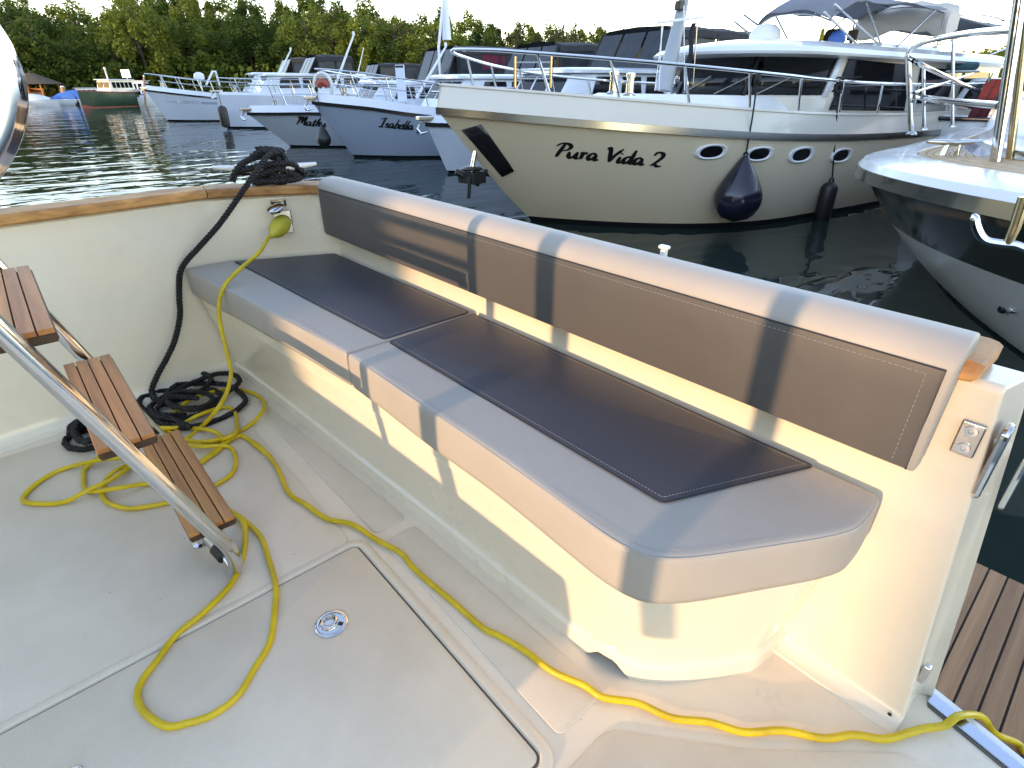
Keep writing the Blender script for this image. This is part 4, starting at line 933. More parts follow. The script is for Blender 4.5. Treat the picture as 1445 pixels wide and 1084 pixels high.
rf = MB().rings([rdrop(rrow(3.85, 4.95, 1.62, 2.405, 10.9)), rdrop(rrow(3.28, 4.40, 1.78, 2.44, 11.3)), rdrop(rrow(3.24, 4.37, 1.80, 2.475, 11.3)), rdrop(rrow(3.33, 4.45, 1.76, 2.545, 11.2)), rdrop(rrow(3.75, 4.75, 1.5, 2.625, 10.9)), rdrop(rrow(4.2, 5.3, 1.0, 2.68, 10.3))])
roof = obj('saloon_roof', rf, M['gelwhite'], pv, angle=28)
# radar dome, hatch frames, cleats and bollards
obj('radar_dome', MB().lathe((-0.35, 5.5, 2.64), [(.22, 0), (.28, .04), (.285, .16), (.25, .27), (.16, .34), (.0, .365)], 24), M['whiteplastic'], pv)
for (u, v) in ((865, 131), (888, 133)):
    p = PV.plane(u, v, 1.15); b_ = MB().lathe((p.x, p.y, p.z - .02), [(.085, 0), (.085, .02), (.06, .04), (.055, .22), (.07, .235), (.07, .27), (.03, .285)], 16)
    b_.tube([(p.x, p.y - .16, p.z + .15), (p.x, p.y + .16, p.z + .15)], .012, 6); obj('mooring_bollard', b_, M['chrome'], pv)
p = PV.plane(1275, 168, 2.2); obj('deck_cleat', MB().tube([(2.22, p.y - .15, p.z + .10), (2.22, p.y + .15, p.z + .10)], .02, 8).tube([(2.22, p.y - .05, p.z), (2.22, p.y - .05, p.z + .1)], .018, 8).tube([(2.22, p.y + .05, p.z), (2.22, p.y + .05, p.z + .1)], .018, 8), M['chrome'], pv)
rails(PV, pv, -1.05, 8.6, 10, 0.07, 0.43, M['chrome'], r=0.022, foot=lambda y: pvtop(y) + .02, mid=False)
# folding mast with spreader
m0, m1 = PV.plane(936, 128, 0.0), PV.plane(968, -12, 0.0)
mm = obj('mast', MB().tube([m0, m0.lerp(m1, .5), m1], [.155, .115, .08], 12), M['mastgrey'], pv)
s0, s1 = PV.plane(929, 32, 0.35), PV.plane(993, 24, 0.0); sub('spreader', MB().tube([s0, s1], .022, 8), M['whiteplastic'], mm)
lb = PV.plane(959, 8, 0.05); sub('mast_lamp', MB().box(lb, (.12, .12, .13)), M['black'], mm, bevel=.02)
for u0, u1 in ((936, 924), (934, 930), (960, 966)): sub('halyard', MB().tube([PV.plane(u0 if u0 < 950 else 965, 34 if u0 < 950 else 8, 0.3), PV.plane(u1, 128, 0.5)], .008, 5), M['whiteplastic'], mm)
# awning over the flybridge: bowed cloth on hoops
AWW = 0.95
aw = []
for i in range(13):
    f = i / 12; y = lerp(5.45, 9.3, f); cz = 3.47 + .03 * math.sin(f * 12.5) - (.30 * (1 - f * 5) if f < .2 else 0)
    aw.append([(t * AWW, y + .5 * (t < 0) * t * t, cz - .17 * abs(t) ** 2.4 - .02 * math.cos(t * 7 + f * 3)) for t in [k / 6 - 1 for k in range(13)]])
an = obj('awning', MB().grid(aw), M['awning'], pv); sl = an.modifiers.new('thickness', 'SOLIDIFY'); sl.thickness = .012
aw2 = []
for i in range(7):
    f = i / 6; y = lerp(9.9, 14.5, f); aw2.append([(t * AWW, y, 3.40 - .10 * f - .2 * abs(t) ** 2.2 - .06 * math.sin(f * 3.1)) for t in [k / 4 - 1 for k in range(9)]])
an2 = obj('awning', MB().grid(aw2), M['awning'], pv); sl = an2.modifiers.new('thickness', 'SOLIDIFY'); sl.thickness = .012
random.seed(3); bl = MB(); rws = []
for i in range(9):
    f = i / 8; rws.append([(lerp(1.0, -.95, f), 9.6 + .19 * math.cos(q) * (1 + .45 * random.random()), 3.10 + .16 * math.sin(f * 3.1) + .20 * math.sin(q) * (1 + .6 * random.random())) for q in [2 * math.pi * k / 14 for k in range(14)]])
obj('bundled_cloth', bl.rings(rws), M['whitecloth'], pv, angle=80)
for s_ in (1, -1):
    x = (AWW - .02) * s_
    for a, b in (((x, 5.5, 3.19), (x, 7.3, 2.62)), ((x, 6.4, 3.28), (x, 7.3, 2.62)), ((x, 8.9, 3.29), (x, 7.8, 2.60)), ((x, 5.25, 3.07), (x, 6.5, 2.62)), ((x, 9.3, 3.26), (x, 9.4, 2.55)), ((x, 9.9, 3.15), (x, 9.2, 2.55)), ((x, 14.3, 3.08), (x, 11.5, 2.5))): obj('awning_strut', MB().tube([a, b], .019, 6), M['steel'], pv)
for y in (5.5, 7.2, 9.25, 9.95, 12, 14.4): obj('awning_hoop', MB().tube([(t * (AWW - .01), y + .5 * (t < 0) * t * t * (y < 9.3), 3.44 - .17 * abs(t) ** 2.4 - .03 - (.29 if y < 5.6 else 0)) for t in [k / 5 - 1 for k in range(11)]], .016, 6), M['steel'], pv)
obj('flybridge_screen', MB().rings([[(-.9, 7.0, 2.6), (.9, 7.0, 2.58), (1.0, 9.6, 2.50), (-1.0, 9.6, 2.50)], [(-.8, 7.25, 2.70), (.8, 7.25, 2.70), (.95, 9.5, 2.66), (-.95, 9.5, 2.66)]]), M['gelwhite'], pv, bevel=.03)
# grab rail inside the windscreen: wipers on the glass
for q in (-.2, .1, .4):
    a = fr(q, 3.62, 4.80, 1.63); b = fr(q + .22, 3.74, 4.93, 1.62)
    obj('wiper', MB().tube([(a.x, a.y - .02, 1.84), (b.x, b.y - .03, 2.12)], .010, 5), M['steel'], pv)
# pulpit gate on the far bow, warm sunlight put into the posts' colour
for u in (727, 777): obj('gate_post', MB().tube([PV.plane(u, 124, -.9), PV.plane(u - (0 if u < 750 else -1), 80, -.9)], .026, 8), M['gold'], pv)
for v in (88, 99, 111): obj('gate_bar', MB().tube([PV.plane(727, v, -.9), PV.plane(777, v, -.9)], .012, 6), M['steel'], pv)

# the anchor hanging below the stem plate
q0, q1 = PV.plane(671, 212, .05), PV.plane(665, 243, .05)
an_ = empty('anchor', 'black folded anchor with a chrome shank hanging at the stem of the beige yacht', 'anchor', (0, 0, 0), 0)
an_.location = (*PVP, WATER); an_.rotation_euler = (0, 0, -PVA)
obj('shank', MB().tube([q0, q1], .035, 12), M['chrome'], an_)
c = PV.plane(666, 250, .05); fk = MB()
fk.box(c, (.34, .26, .16), .3); fk.tube([c + Vector((-.1, -.22, .08)), c + Vector((.05, .1, -.1))], .05, 8); fk.tube([c + Vector((.12, -.1, .02)), c + Vector((.10, -.12, -.28))], .03, 8)
fk.tube([c + Vector((-.05, .1, .02)), c + Vector((-.02, .42, .12)), c + Vector((.0, .62, .22))], .025, 8)
obj('flukes', fk, M['black'], an_, bevel=.01); obj('stock_plate', MB().lathe(c + Vector((0, 0, .10)), [(.16, 0), (.17, .02), (.10, .05)], 14), M['black'], an_)

# fenders, flag and loose gear on the beige yacht (world space)
def pvw(P): c, q = math.cos(PVA), math.sin(PVA); return PV.P0 + Vector((P.x * c + P.y * q, -P.x * q + P.y * c, P.z))
def pvpx(u, v, t): return pvw(PV.plane(u, v, t))
c1 = PV.plane(1041, 279, 2.55); r1 = .335
c1.x = PV.side(c1.y, c1.z) + r1 * .98; c1 = PV.plane(1041, 280, c1.x)
tl = PV.plane(1070, 107, 2.36)
fender_ball('big navy teardrop fender hanging beside the first two portholes', pvw(c1), r1, .90, top=pvw(tl))
c2 = PV.plane(1165, 287, 2.6); c2.x = PV.side(c2.y, c2.z) + .14; c2 = PV.plane(1165, 287, c2.x)
cf = empty('fender', 'black sausage fender hanging by the fourth porthole of the beige yacht', 'fender', pvw(c2), world=True)
P2 = pvw(c2)
obj('fender_body', MB().lathe(P2 - Vector((0, 0, .36)), [(.03, -.06), (.045, 0), (.10, .03), (.125, .08), (.128, .60), (.10, .66), (.045, .69), (.03, .76)], 22), M['black'], cf)
T2 = pvw(PV.plane(1184, 117, 2.36))
obj('lanyard', MB().tube([P2 + Vector((0, 0, .40)), (P2 + Vector((0, 0, .40))).lerp(T2, .5), T2], .012, 6), M['rope'], cf)
kn = MB(); random.seed(5)
for k in range(4): kn.tube(catmull([T2 + Vector((random.uniform(-.05, .05), random.uniform(-.05, .05), random.uniform(-.16, .07))) for _ in range(6)], 4), .014, 6)
obj('lanyard_knot', kn, M['rope'], cf)
fl0, fl1 = pvpx(984, 28, .1), pvpx(978, 118, .1)
fg = empty('flag', 'dark furled flag hanging from a thin pole before the dark windscreen', 'flag', fl1, world=True)
obj('flag_pole', MB().tube([fl1, fl0], .013, 7), M['steel'], fg)
fr_ = []
for i in range(9):
    f = i / 8; p = fl0.lerp(fl1, .05 + .92 * f) ; wdt = .10 + .16 * f + .04 * math.sin(f * 9)
    fr_.append([p + RT * (-wdt * (1.0 + .3 * math.cos(q)) * .5 + wdt * .5 * math.cos(q)) + FW * (.05 * math.sin(q + f * 4)) for q in [2 * math.pi * k / 9 for k in range(9)]])
obj('flag_cloth', MB().rings(fr_), M['flag'], fg)
bp = pvpx(1181, 56, .7); bb_ = empty('ball_fender', 'small blue ball lying on the saloon roof of the beige yacht', 'ball', bp, world=True)
obj('ball_body', MB().lathe(bp - Vector((0, 0, .14)), [(.02, 0), (.10, .03), (.145, .11), (.145, .17), (.10, .25), (.03, .28)], 18), M['bluetarp'], bb_)
obj('ball_eye', MB().lathe(bp + Vector((0, 0, .13)), [(.03, 0), (.035, .04), (.015, .05)], 10), M['black'], bb_)
gp_ = pvpx(1176, 48, .3); gb = empty('gear_bag', 'black and yellow gear bag on the saloon roof above the blue ball', 'bag', gp_, world=True)
obj('bag_body', MB().box(gp_ + Vector((0, 0, -.04)), (.36, .62, .22), R(25), .75), M['black'], gb, bevel=.05); obj('bag_strap', MB().box(gp_ + RT * -.22 + Vector((0, 0, -.02)), (.07, .66, .2), R(25), .75), M['cable'], gb, bevel=.02)
sp_ = pvpx(1203, 50, .4); sl_ = empty('searchlight', 'dark boxy searchlight on the saloon roof beside the gear bag', 'searchlight', sp_, world=True)
obj('lamp_housing', MB().box(sp_, (.18, .16, .18), R(20)), M['browncanvas'], sl_, bevel=.03); obj('lamp_foot', MB().lathe(sp_ - Vector((0, 0, .18)), [(.06, 0), (.04, .04), (.03, .12)], 10), M['black'], sl_)

# ---------------------------------------------------------------- the row of yachts to the left
lin = lambda pts: (lambda y: pw(y, pts))
BI = yacht_at('slate hulled yacht lettered Isabella with a white bow band', (-16.97, 8.51), R(10), dict(tip=-1.0, fs=1.0, fe=.8, Lw=3.4, Ld=3.8, bw=1.72, bd=1.9, pw=1.9, pd=2.0, L=10.5, bul=.27, rub=lin([(-1, 1.50), (.3, 1.36), (1.2, 1.22), (2.2, 1.10), (4, 1.0), (10, .95)])),
    M['bluegrey'], True, cab=(2.7, 6.8, 1.45, 1.2, 2.25, 3), can=(6.1, 10.2, 1.45, 2.1, 3.25, 'canvas'), mast=(2.2, 1.6, 3.0, 1.1), railh=.62, rubm='boot')
write(BI, 'lettering', 'Isabella', (535, 179), (583, 183.5), 12.5, M['lettering'])
BM = yacht_at('grey yacht lettered Mathu behind the teardrop fender', (-21.49, 8.34), R(10), dict(tip=-1.2, fs=1.0, fe=.8, Lw=3.0, Ld=3.4, bw=1.6, bd=1.8, pw=2.0, pd=2.2, L=10.5, bul=.26, rub=lin([(-1.2, 1.08), (.5, 1.10), (2, 1.06), (5, 1.0)])),
    M['greyhull'], True, cab=(2.6, 6.2, 1.4, 1.2, 2.1, 3), can=(5.6, 9.8, 1.45, 2.0, 3.3, 'canvas'), mast=(1.6, 1.4, 3.5, 1.2), railh=.62, rubm='boot')
write(BM, 'lettering', 'Mathu', (418, 176), (460, 179.5), 11.5, M['lettering'])
BT_ = yacht_at('pale yacht with no band between the Mathu yacht and the striped yacht', (-32.85, 9.64), R(10), dict(tip=-.15, fs=1.0, fe=.8, Lw=3.0, Ld=3.2, bw=1.5, bd=1.75, pw=1.9, pd=2.0, L=10.5, bul=.12, rub=lin([(-.2, 1.52), (2, 1.48), (6, 1.4)])),
    M['greyhull'], False, cab=(1.6, 7.0, 1.4, 1.45, 2.45, 4), can=(4.2, 6.6, 1.15, 2.4, 3.35, 'canvas'), mast=(3.0, 2.4, 3.5, .8), railh=.6)
BH = yacht_at('leftmost pale yacht with a dark side stripe and tiny name', (-41.56, 8.93), R(10), dict(tip=-.75, fs=1.0, fe=.8, Lw=3.4, Ld=3.6, bw=1.7, bd=1.9, pw=1.9, pd=2.0, L=11, bul=.28, rub=lin([(-.75, 1.64), (1, 1.42), (2.8, 1.22), (6, 1.1)])),
    M['greyhull'], True, cab=(4.6, 9.6, 1.5, 1.4, 2.6, 4), can=(7.0, 10.0, 1.4, 2.5, 3.5, 'browncanvas'), mast=None, railh=.62, rubm='boot')
stp = []
for v in (140.5, 145.5): stp.append([BH.hit(u, v + (u - 232) * .03) + Vector((.006, -.004, 0)) for u in (264, 272, 280, 288, 296, 304)])
write(BH, 'lettering', 'HORIZEER', (258, 146.2), (281, 146.9), 4.2, M['bluegrey'], slant=0, block=True, pen=.16)
obj('side_stripe', MB().rings([[BH.hit(u, 143.2 - .3 * (u - 232) / 22) + Vector((.006, -.004, 0)) for u in (232, 238, 244, 250)], [BH.hit(u, 143.6 + 1.0 * (u - 232) / 22) + Vector((.006, -.004, 0)) for u in (232, 238, 244, 250)]], close=False), M['bluegrey'], BH.root)
obj('side_stripe', MB().rings([[BH.hit(u, 143.6 + (u - 284) * .03) + Vector((.006, -.004, 0)) for u in (284, 290, 296, 302, 307)], [BH.hit(u, 147 + (u - 284) * .03) + Vector((.006, -.004, 0)) for u in (284, 290, 296, 302, 307)]], close=False), M['bluegrey'], BH.root)
cm = BH.hit(254, 143.6); obj('round_emblem', MB().rings([[cm + Vector((.006, .16 * math.cos(q), .13 * math.sin(q))) for q in [k * math.pi / 8 for k in range(16)]], [cm + Vector((.008, .10 * math.cos(q), .08 * math.sin(q))) for q in [k * math.pi / 8 for k in range(16)]]], cap0=False), M['bluegrey'], BH.root)
rd = BH.plane(282, 113, .3); obj('radar_dome', MB().lathe(rd, [(.04, -.9), (.04, 0), (.26, .03), (.30, .16), (.26, .32), (.12, .40), (0, .42)], 18), M['whiteplastic'], BH.root)
obj('radar_arch', MB().tube([BH.plane(291, 120, .6), BH.plane(300, 101, .5), BH.plane(304, 101, .2), BH.plane(310, 120, -.4)], .06, 7), M['whiteplastic'], BH.root)
BF = yacht_at('pale yacht squeezed between the Isabella yacht and the beige yacht', (-12.28, 8.68), R(10), dict(tip=-.50, fs=1.0, fe=.8, Lw=3.2, Ld=3.5, bw=1.6, bd=1.8, pw=1.9, pd=2.0, L=10.5, bul=.2, rub=lin([(-.5, 1.12), (2, 1.08), (6, 1.02)])),
    M['greyhull'], True, cab=(2.3, 6.0, 1.5, 1.2, 2.35, 3), can=(5.4, 9.2, 1.5, 2.2, 3.4, 'canvas'), mast=None, railh=.5, rubm='boot')
far_prm = lambda: dict(tip=-.8, fs=1.0, fe=.8, Lw=3.0, Ld=3.4, bw=1.6, bd=1.8, pw=1.9, pd=2.0, L=10.5, bul=.25, rub=lin([(-.8, 1.3), (2, 1.15), (6, 1.05)]))
for P_, lb_, cv_, h_ in (((-47, 22), 'far yacht with a black canopy seen above the plain pale yacht', 'canvas', 3.5), ((-40, 26), 'far yacht with a brown canopy seen above the Isabella yacht, left of its mast', 'browncanvas', 3.7), ((-33, 29), 'far yacht with a black canopy seen above the Isabella yacht, beside the flag mast', 'canvas', 3.7), ((-27, 32), 'far yacht with a brown canopy seen between the flag mast and the sun-tinted gate', 'browncanvas', 3.9)):
    yacht_at(lb_, P_, R(10), far_prm(), M['greyhull'], True, cab=(1.8, 6.0, 1.5, 1.2, 2.5, 3), can=(3.4, 8.2, 1.5, 2.3, h_, cv_), mast=(2.4, 2.2, 4.4, .9), railh=.55, rubm='boot', anchor=False)
cu = [(1.40, a, h) for a, h in ((7.2, 2.4), (8.2, 2.4), (8.2, 3.0), (7.2, 3.0))]; obj('curtain', MB().slab(cu, .02), M['maroon'], BM.root)
# flag mast rising from the yachts in the middle, with a furled grey flag
fa, fb = at_r(619, 66, 24), at_r(627, -14, 24)
fm_ = empty('flag_mast', 'thin white mast with a furled grey flag against the sky over the yachts', 'mast', fa, world=True)
obj('mast_pole', MB().tube([fa - Vector((0, 0, 2.2)), fa, fb], .05, 8), M['whiteplastic'], fm_)
fq = at_r(625, 22, 24); fb2 = MB(); fb2.rings([[fq + Vector((0, 0, .75 - 1.5 * f)) + RT * (.10 + .16 * math.cos(q) * (.6 + .4 * f)) + FW * .05 * math.sin(q) for q in [k * math.pi / 4 for k in range(8)]] for f in [i / 5 for i in range(6)]])
obj('furled_flag', fb2, M['greyhull'], fm_)

for (u, v, r, L_, d, lb_) in ((457, 197, .205, .60, 18.6, 'black teardrop fender hanging across the name of the Mathu yacht'),):
    P = at_r(u, v, d); fender_ball(lb_, P, r, L_, M['black'], top=P + Vector((0, 0, 1.35)))
for (u, v, d, lb_) in ((316, 166, 33.2, 'small black fender between the striped yacht and the plain pale yacht'),):
    P = at_r(u, v, d); f = empty('fender', lb_, 'fender', P, world=True)
    obj('fender_body', MB().lathe(P - Vector((0, 0, .45)), [(.05, 0), (.20, .06), (.22, .2), (.22, .8), (.18, .92), (.05, .98)], 14), M['black'], f); obj('lanyard', MB().tube([P + Vector((0, 0, .5)), P + Vector((0, 0, 1.1))], .015, 5), M['rope'], f)
# black loop fender and life ring on the near yachts' rails
lr = at_r(456, 121, 20.4); rg = empty('life_ring', 'white horseshoe life ring with a red band on the rail of the Isabella yacht', 'life ring', lr, world=True)
obj('ring_body', MB().tube([lr + RT * (.27 * math.cos(q)) + Vector((0, 0, .34 * math.sin(q))) for q in [2 * math.pi * k / 20 for k in range(20)]], .055, 8, closed=True), M['whiteplastic'], rg)
obj('red_band', MB().tube([lr + RT * (.16 * k) + Vector((0, 0, .1 * (1 - k * k))) for k in (-1, -.5, 0, .5, 1)], .12, 8), M['redhull'], rg)
gl_ = at_r(566, 118, 19.5); gpl = empty('gangway_plank', 'grey upright gangway plank strapped to the rail behind the Isabella yacht', 'gangway', gl_, world=True)
obj('plank_board', MB().box(gl_, (.30, .05, 1.0), R(35)), M['greyhull'], gpl, bevel=.04); obj('plank_hinge', MB().box(gl_ + Vector((0, 0, .45)), (.26, .08, .05), R(35)), M['black'], gpl)

# ---------------------------------------------------------------- the white bow at the right
RBP = (-0.02, 5.65); RBA = R(-4.5)
rbp = dict(tip=-1.5, fs=0.9, fe=0.85, Lw=4.6, Ld=4.6, bw=1.55, bd=2.12, pw=2.0, pd=3.6, L=11.0, bul=.16,
           rub=lambda y: pw(y, [(-1.5, 1.34), (0, 1.30), (1.5, 1.25), (3, 1.21), (5, 1.19), (11, 1.2)]))
rb_ = empty('motor_yacht', 'white rounded bow with pale teak deck and tall chrome rails at the right edge', 'motor yacht', (*RBP, WATER), -RBA, group='motor yachts moored bow-out in a row')
RB = Boat(rb_, RBP, RBA, rbp)
M['darkside'] = mat('dark_reflection_and_rub_rail', (0.045, 0.05, 0.045), 0.12, coat=0.5, vary=.1, vscale=1.5)  # dark reflections on the topside put into the colour; also the rub rail
hull_part(RB, 'topside', 0.60, 1.0, 8, M['darkside'], nu=50)  # upper hull coloured dark for the shade and reflections on it
hull_part(RB, 'hull', 0.02, 0.5995, 8, M['gelwhite'], nu=50)
hull_part(RB, 'underbody', -0.25, 0.0195, 2, M['boot'], nu=50)
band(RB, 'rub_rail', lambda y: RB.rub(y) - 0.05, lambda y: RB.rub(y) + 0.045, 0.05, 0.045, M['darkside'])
band(RB, 'gunwale_edge', lambda y: RB.rub(y) + 0.0455, lambda y: RB.rub(y) + 0.10, 0.035, 0.0, M['gelwhite'])
def rbz(y): return RB.rub(y) + 0.10
cop = []
for o, dz in ((0.0, 0.0), (-.10, .03), (-.24, .05), (-.36, .055), (-.42, .05), (-.43, .03)):
    P, Sb = [], []
    for i in range(41):
        y = lerp(RB.tip + .02, 9.5, (i / 40) ** 1.7); e = edge_pt(RB, y, o); q = Vector((e.x if i else 0, e.y if i else RB.tip - o, rbz(y) + dz)); P.append(q); Sb.append(Vector((-q.x, q.y, q.z)))
    cop.append(list(reversed(Sb)) + P[1:])
obj('coaming', MB().rings(cop, close=False), M['gelwhite'], rb_, angle=50)
deck(RB, 'deck_bed', lambda y: RB.rub(y) + .130, .38, M['caulk'])
for k in range(13):                             # curved teak planks following the deck edge
    o = .435 + k * .062
    for sd in (1, -1):
        A, Bq = [], []
        for i in range(26):
            y = lerp(RB.tip + .03, 7.5, (i / 25) ** 1.6); e0_, e1_ = edge_pt(RB, y, -o), edge_pt(RB, y, -(o + .055))
            if e1_.x < .02: continue
            A.append(Vector((sd * e0_.x, e0_.y, rbz(y) + .045))); Bq.append(Vector((sd * e1_.x, e1_.y, rbz(y) + .045)))
        if len(A) > 3:
            lo = [[v - Vector((0, 0, .008)) for v in r] for r in (A, Bq)]
            obj('plank', MB().rings([lo[0], A, Bq, lo[1]], close=False), M['paleteak'], rb_)
# cabin trunk: rounded white coachroof on a grey plinth
def egg(a, b, yc, z, n=40, p=2.4): return [(a * math.copysign(abs(math.sin(t)) ** (2 / p), math.sin(t)), yc - b * math.copysign(abs(math.cos(t)) ** (2 / p), math.cos(t)), z) for t in [2 * math.pi * k / n for k in range(n)]]
zb = 1.37
yc_, a_, b_ = 4.0, 1.36, 3.3
obj('trunk_plinth', MB().rings([egg(a_ + .16, b_ + .18, yc_, zb - .05), egg(a_ + .15, b_ + .17, yc_, zb + .03), egg(a_ + .04, b_ + .05, yc_, zb + .034)]), M['greyhull'], rb_)
obj('cabin_trunk', MB().rings([egg(a_, b_, yc_, zb + .03), egg(a_ - .04, b_ - .06, yc_ + .02, zb + .20), egg(a_ - .14, b_ - .2, yc_ + .06, zb + .36), egg(a_ - .36, b_ - .55, yc_ + .1, zb + .47), egg(a_ - .7, b_ - 1.2, yc_ + .15, zb + .53)]), M['gelwhite'], rb_, angle=60)
obj('trunk_ledge', MB().rings([egg(a_ + .03, b_ + .04, yc_, zb + .10), egg(a_ + .05, b_ + .06, yc_, zb + .12), egg(a_ - .01, b_, yc_, zb + .15)]), M['gelwhite'], rb_)
ac = obj('aft_cabin', MB().rings([[(-1.85, 7.4, 1.3), (1.85, 7.4, 1.3), (1.85, 11, 1.3), (-1.85, 11, 1.3)], [(-1.6, 8.0, 2.9), (1.6, 8.0, 2.9), (1.6, 10.8, 2.9), (-1.6, 10.8, 2.9)]]), M['gelwhite'], rb_, bevel=.08)
for s_ in (1, -1):
    for k in range(2): sub('side_window', MB().slab([(s_ * 1.79, 8.2 + k * 1.4, 1.85), (s_ * 1.79, 9.3 + k * 1.4, 1.85), (s_ * 1.66, 9.3 + k * 1.4, 2.65), (s_ * 1.66, 8.3 + k * 1.4, 2.65)], .02), M['darkglass'], ac)
sub('windscreen', MB().slab([(-1.6, 7.57, 1.9), (1.6, 7.57, 1.9), (1.5, 7.88, 2.7), (-1.5, 7.88, 2.7)], -.03), M['darkglass'], ac)
# rails measured from the photograph on the port side
ZD = 0.57
Ab = at_z(1286, 189, ZD); Cb = at_z(1403, 240, ZD)
nA = Vector((Cb.y - Ab.y, -(Cb.x - Ab.x), 0)).normalized()
def on_AC(u, v): d = ray(u, v); return EYE + d * ((Ab - EYE).dot(nA) / d.dot(nA))
def rbl(P): return RB.loc(P)
def pole(u0, v0, u1, v1, r, name='stanchion', z=ZD, m='chrome'):
    b = at_z(u0, v0, z); d = ray(u1, v1); k = ((b - EYE).x * d.x + (b - EYE).y * d.y) / (d.x * d.x + d.y * d.y); t = EYE + d * k
    o = obj(name, MB().tube([rbl(b), rbl(t)], r, 12), M[m], rb_)
    sub('stanchion_foot', MB().lathe(rbl(b) - Vector((0, 0, .01)), [(r * 2, 0), (r * 2, .012), (r * 1.3, .04)], 14), M['chrome'], o); return b, t
Ct = pole(1403, 240, 1440, -8, .040)[1]
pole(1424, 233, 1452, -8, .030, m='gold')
pole(1286, 189, 1281, 78, .036); pole(1304, 183, 1303, 92, .026); pole(1344, 179, 1345, 52, .026)
top = [on_AC(u, v) for u, v in ((1281, 78), (1283, 72), (1291, 66), (1310, 58), (1343, 51), (1380, 46), (1432, 42))]
obj('top_rail', MB().tube([rbl(p) for p in catmull(top, 5)], .036, 12), M['chrome'], rb_)
obj('middle_rail', MB().tube([rbl(on_AC(u, v)) for u, v in ((1285, 135), (1345, 143), (1410, 149))], .032, 10), M['chrome'], rb_)
aft = rbl(Ab).x
def aftp(u, v): return RB.plane(u, v, aft)
obj('aft_rail', MB().tube(catmull([rbl(top[0]), aftp(1290, 86), aftp(1330, 106), aftp(1380, 128), aftp(1420, 140)], 4), .030, 9), M['chrome'], rb_)
obj('aft_rail', MB().tube([aftp(1290, 131), aftp(1345, 113), aftp(1372, 104)], .018, 7), M['chrome'], rb_)
obj('aft_rail', MB().tube([aftp(1290, 137), aftp(1340, 148), aftp(1400, 160)], .022, 7), M['chrome'], rb_)
# deck cleat, bow anchor
cB = at_z(1339, 222, ZD + .02); q = rbl(cB); ck = MB()
for k in (-.07, .07): ck.tube([q + Vector((k * .7, k * .7, 0)), q + Vector((k * .55, k * .55, .11))], [.03, .02], 10)
ck.tube([q + Vector((k * .75, k * .75, .125 + abs(k) * .05)) for k in (-.24, -.12, 0, .12, .24)], [.016, .026, .028, .026, .016], 10)
obj('deck_cleat', ck, M['chrome'], rb_)
def nearp(u, v, r): return at_r(u, v, r)
anc = empty('anchor', 'blue-lit chrome fluke anchor with a sun-tinted gold shank on the white bow at the right edge', 'anchor', nearp(1420, 335, 3.9), world=True)
def stemq(u, v): d = ray(u, v); P0 = nearp(1420, 335, 3.9); nn = (Vector((-.25, 1, 0))).normalized(); return EYE + d * ((P0 - EYE).dot(nn) / d.dot(nn))
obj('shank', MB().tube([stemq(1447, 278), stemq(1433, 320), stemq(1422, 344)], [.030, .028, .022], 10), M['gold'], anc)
obj('flukes', MB().tube(catmull([stemq(1374, 302), stemq(1379, 324), stemq(1390, 339), stemq(1412, 344), stemq(1432, 346), stemq(1456, 352), stemq(1476, 330)], 5), [.008] + [.022] * 28 + [.02, .008], 8), M['chrome'], anc)
for (u, v, rr) in ((1416, 437, .022), (1430, 438, .018)):
    p = RB.hit(u, v); o = obj('drain_outlet', MB().lathe(p, [(rr * 1.5, 0), (rr * 1.4, .02), (rr, .03), (rr * .9, .01)], 14, Vector((-.75, -.6, .2))), M['chrome'] if u > 1420 else M['black'], rb_)
# towel with pegs, teal cushion and white chest beyond the rails
tw = at_r(1397, 138, 10.5); to = empty('towel', 'dark red towel hung on the rail with two pale clothes pegs', 'towel', tw, world=True); tg_ = []
for i in range(9):
    f = i / 8; tg_.append([tw + RT * (lerp(-.13, .12, k / 8) - .06 * f ** 1.5) + FW * (.025 * math.sin(k * 1.7 + f * 2)) + Vector((0, 0, .22 - .46 * f)) for k in range(9)])
o = obj('towel_cloth', MB().grid(tg_), M['red'], to); o.modifiers.new('thickness', 'SOLIDIFY').thickness = .012
for k in (-.10, .09):
    b_ = tw + RT * k + Vector((0, 0, .23)); pg = MB()
    for sx in (-1, 1): pg.tube([b_ - Vector((0, 0, .05)), b_ + RT * (.022 * sx) + Vector((0, 0, .06))], .008, 6)
    obj('clothes_peg', pg, M['teal'], to)
tc_ = at_r(1347, 94, 15.5); tcu = empty('cushion', 'small teal seat pad with a white edge beyond the chrome rails', 'cushion', tc_, world=True)
obj('pad_body', MB().box(tc_, (.62, .62, .15), R(40)), M['teal'], tcu, bevel=.06); obj('pad_edge', MB().box(tc_ - Vector((0, 0, .09)), (.66, .66, .04), R(40)), M['whiteplastic'], tcu, bevel=.02)
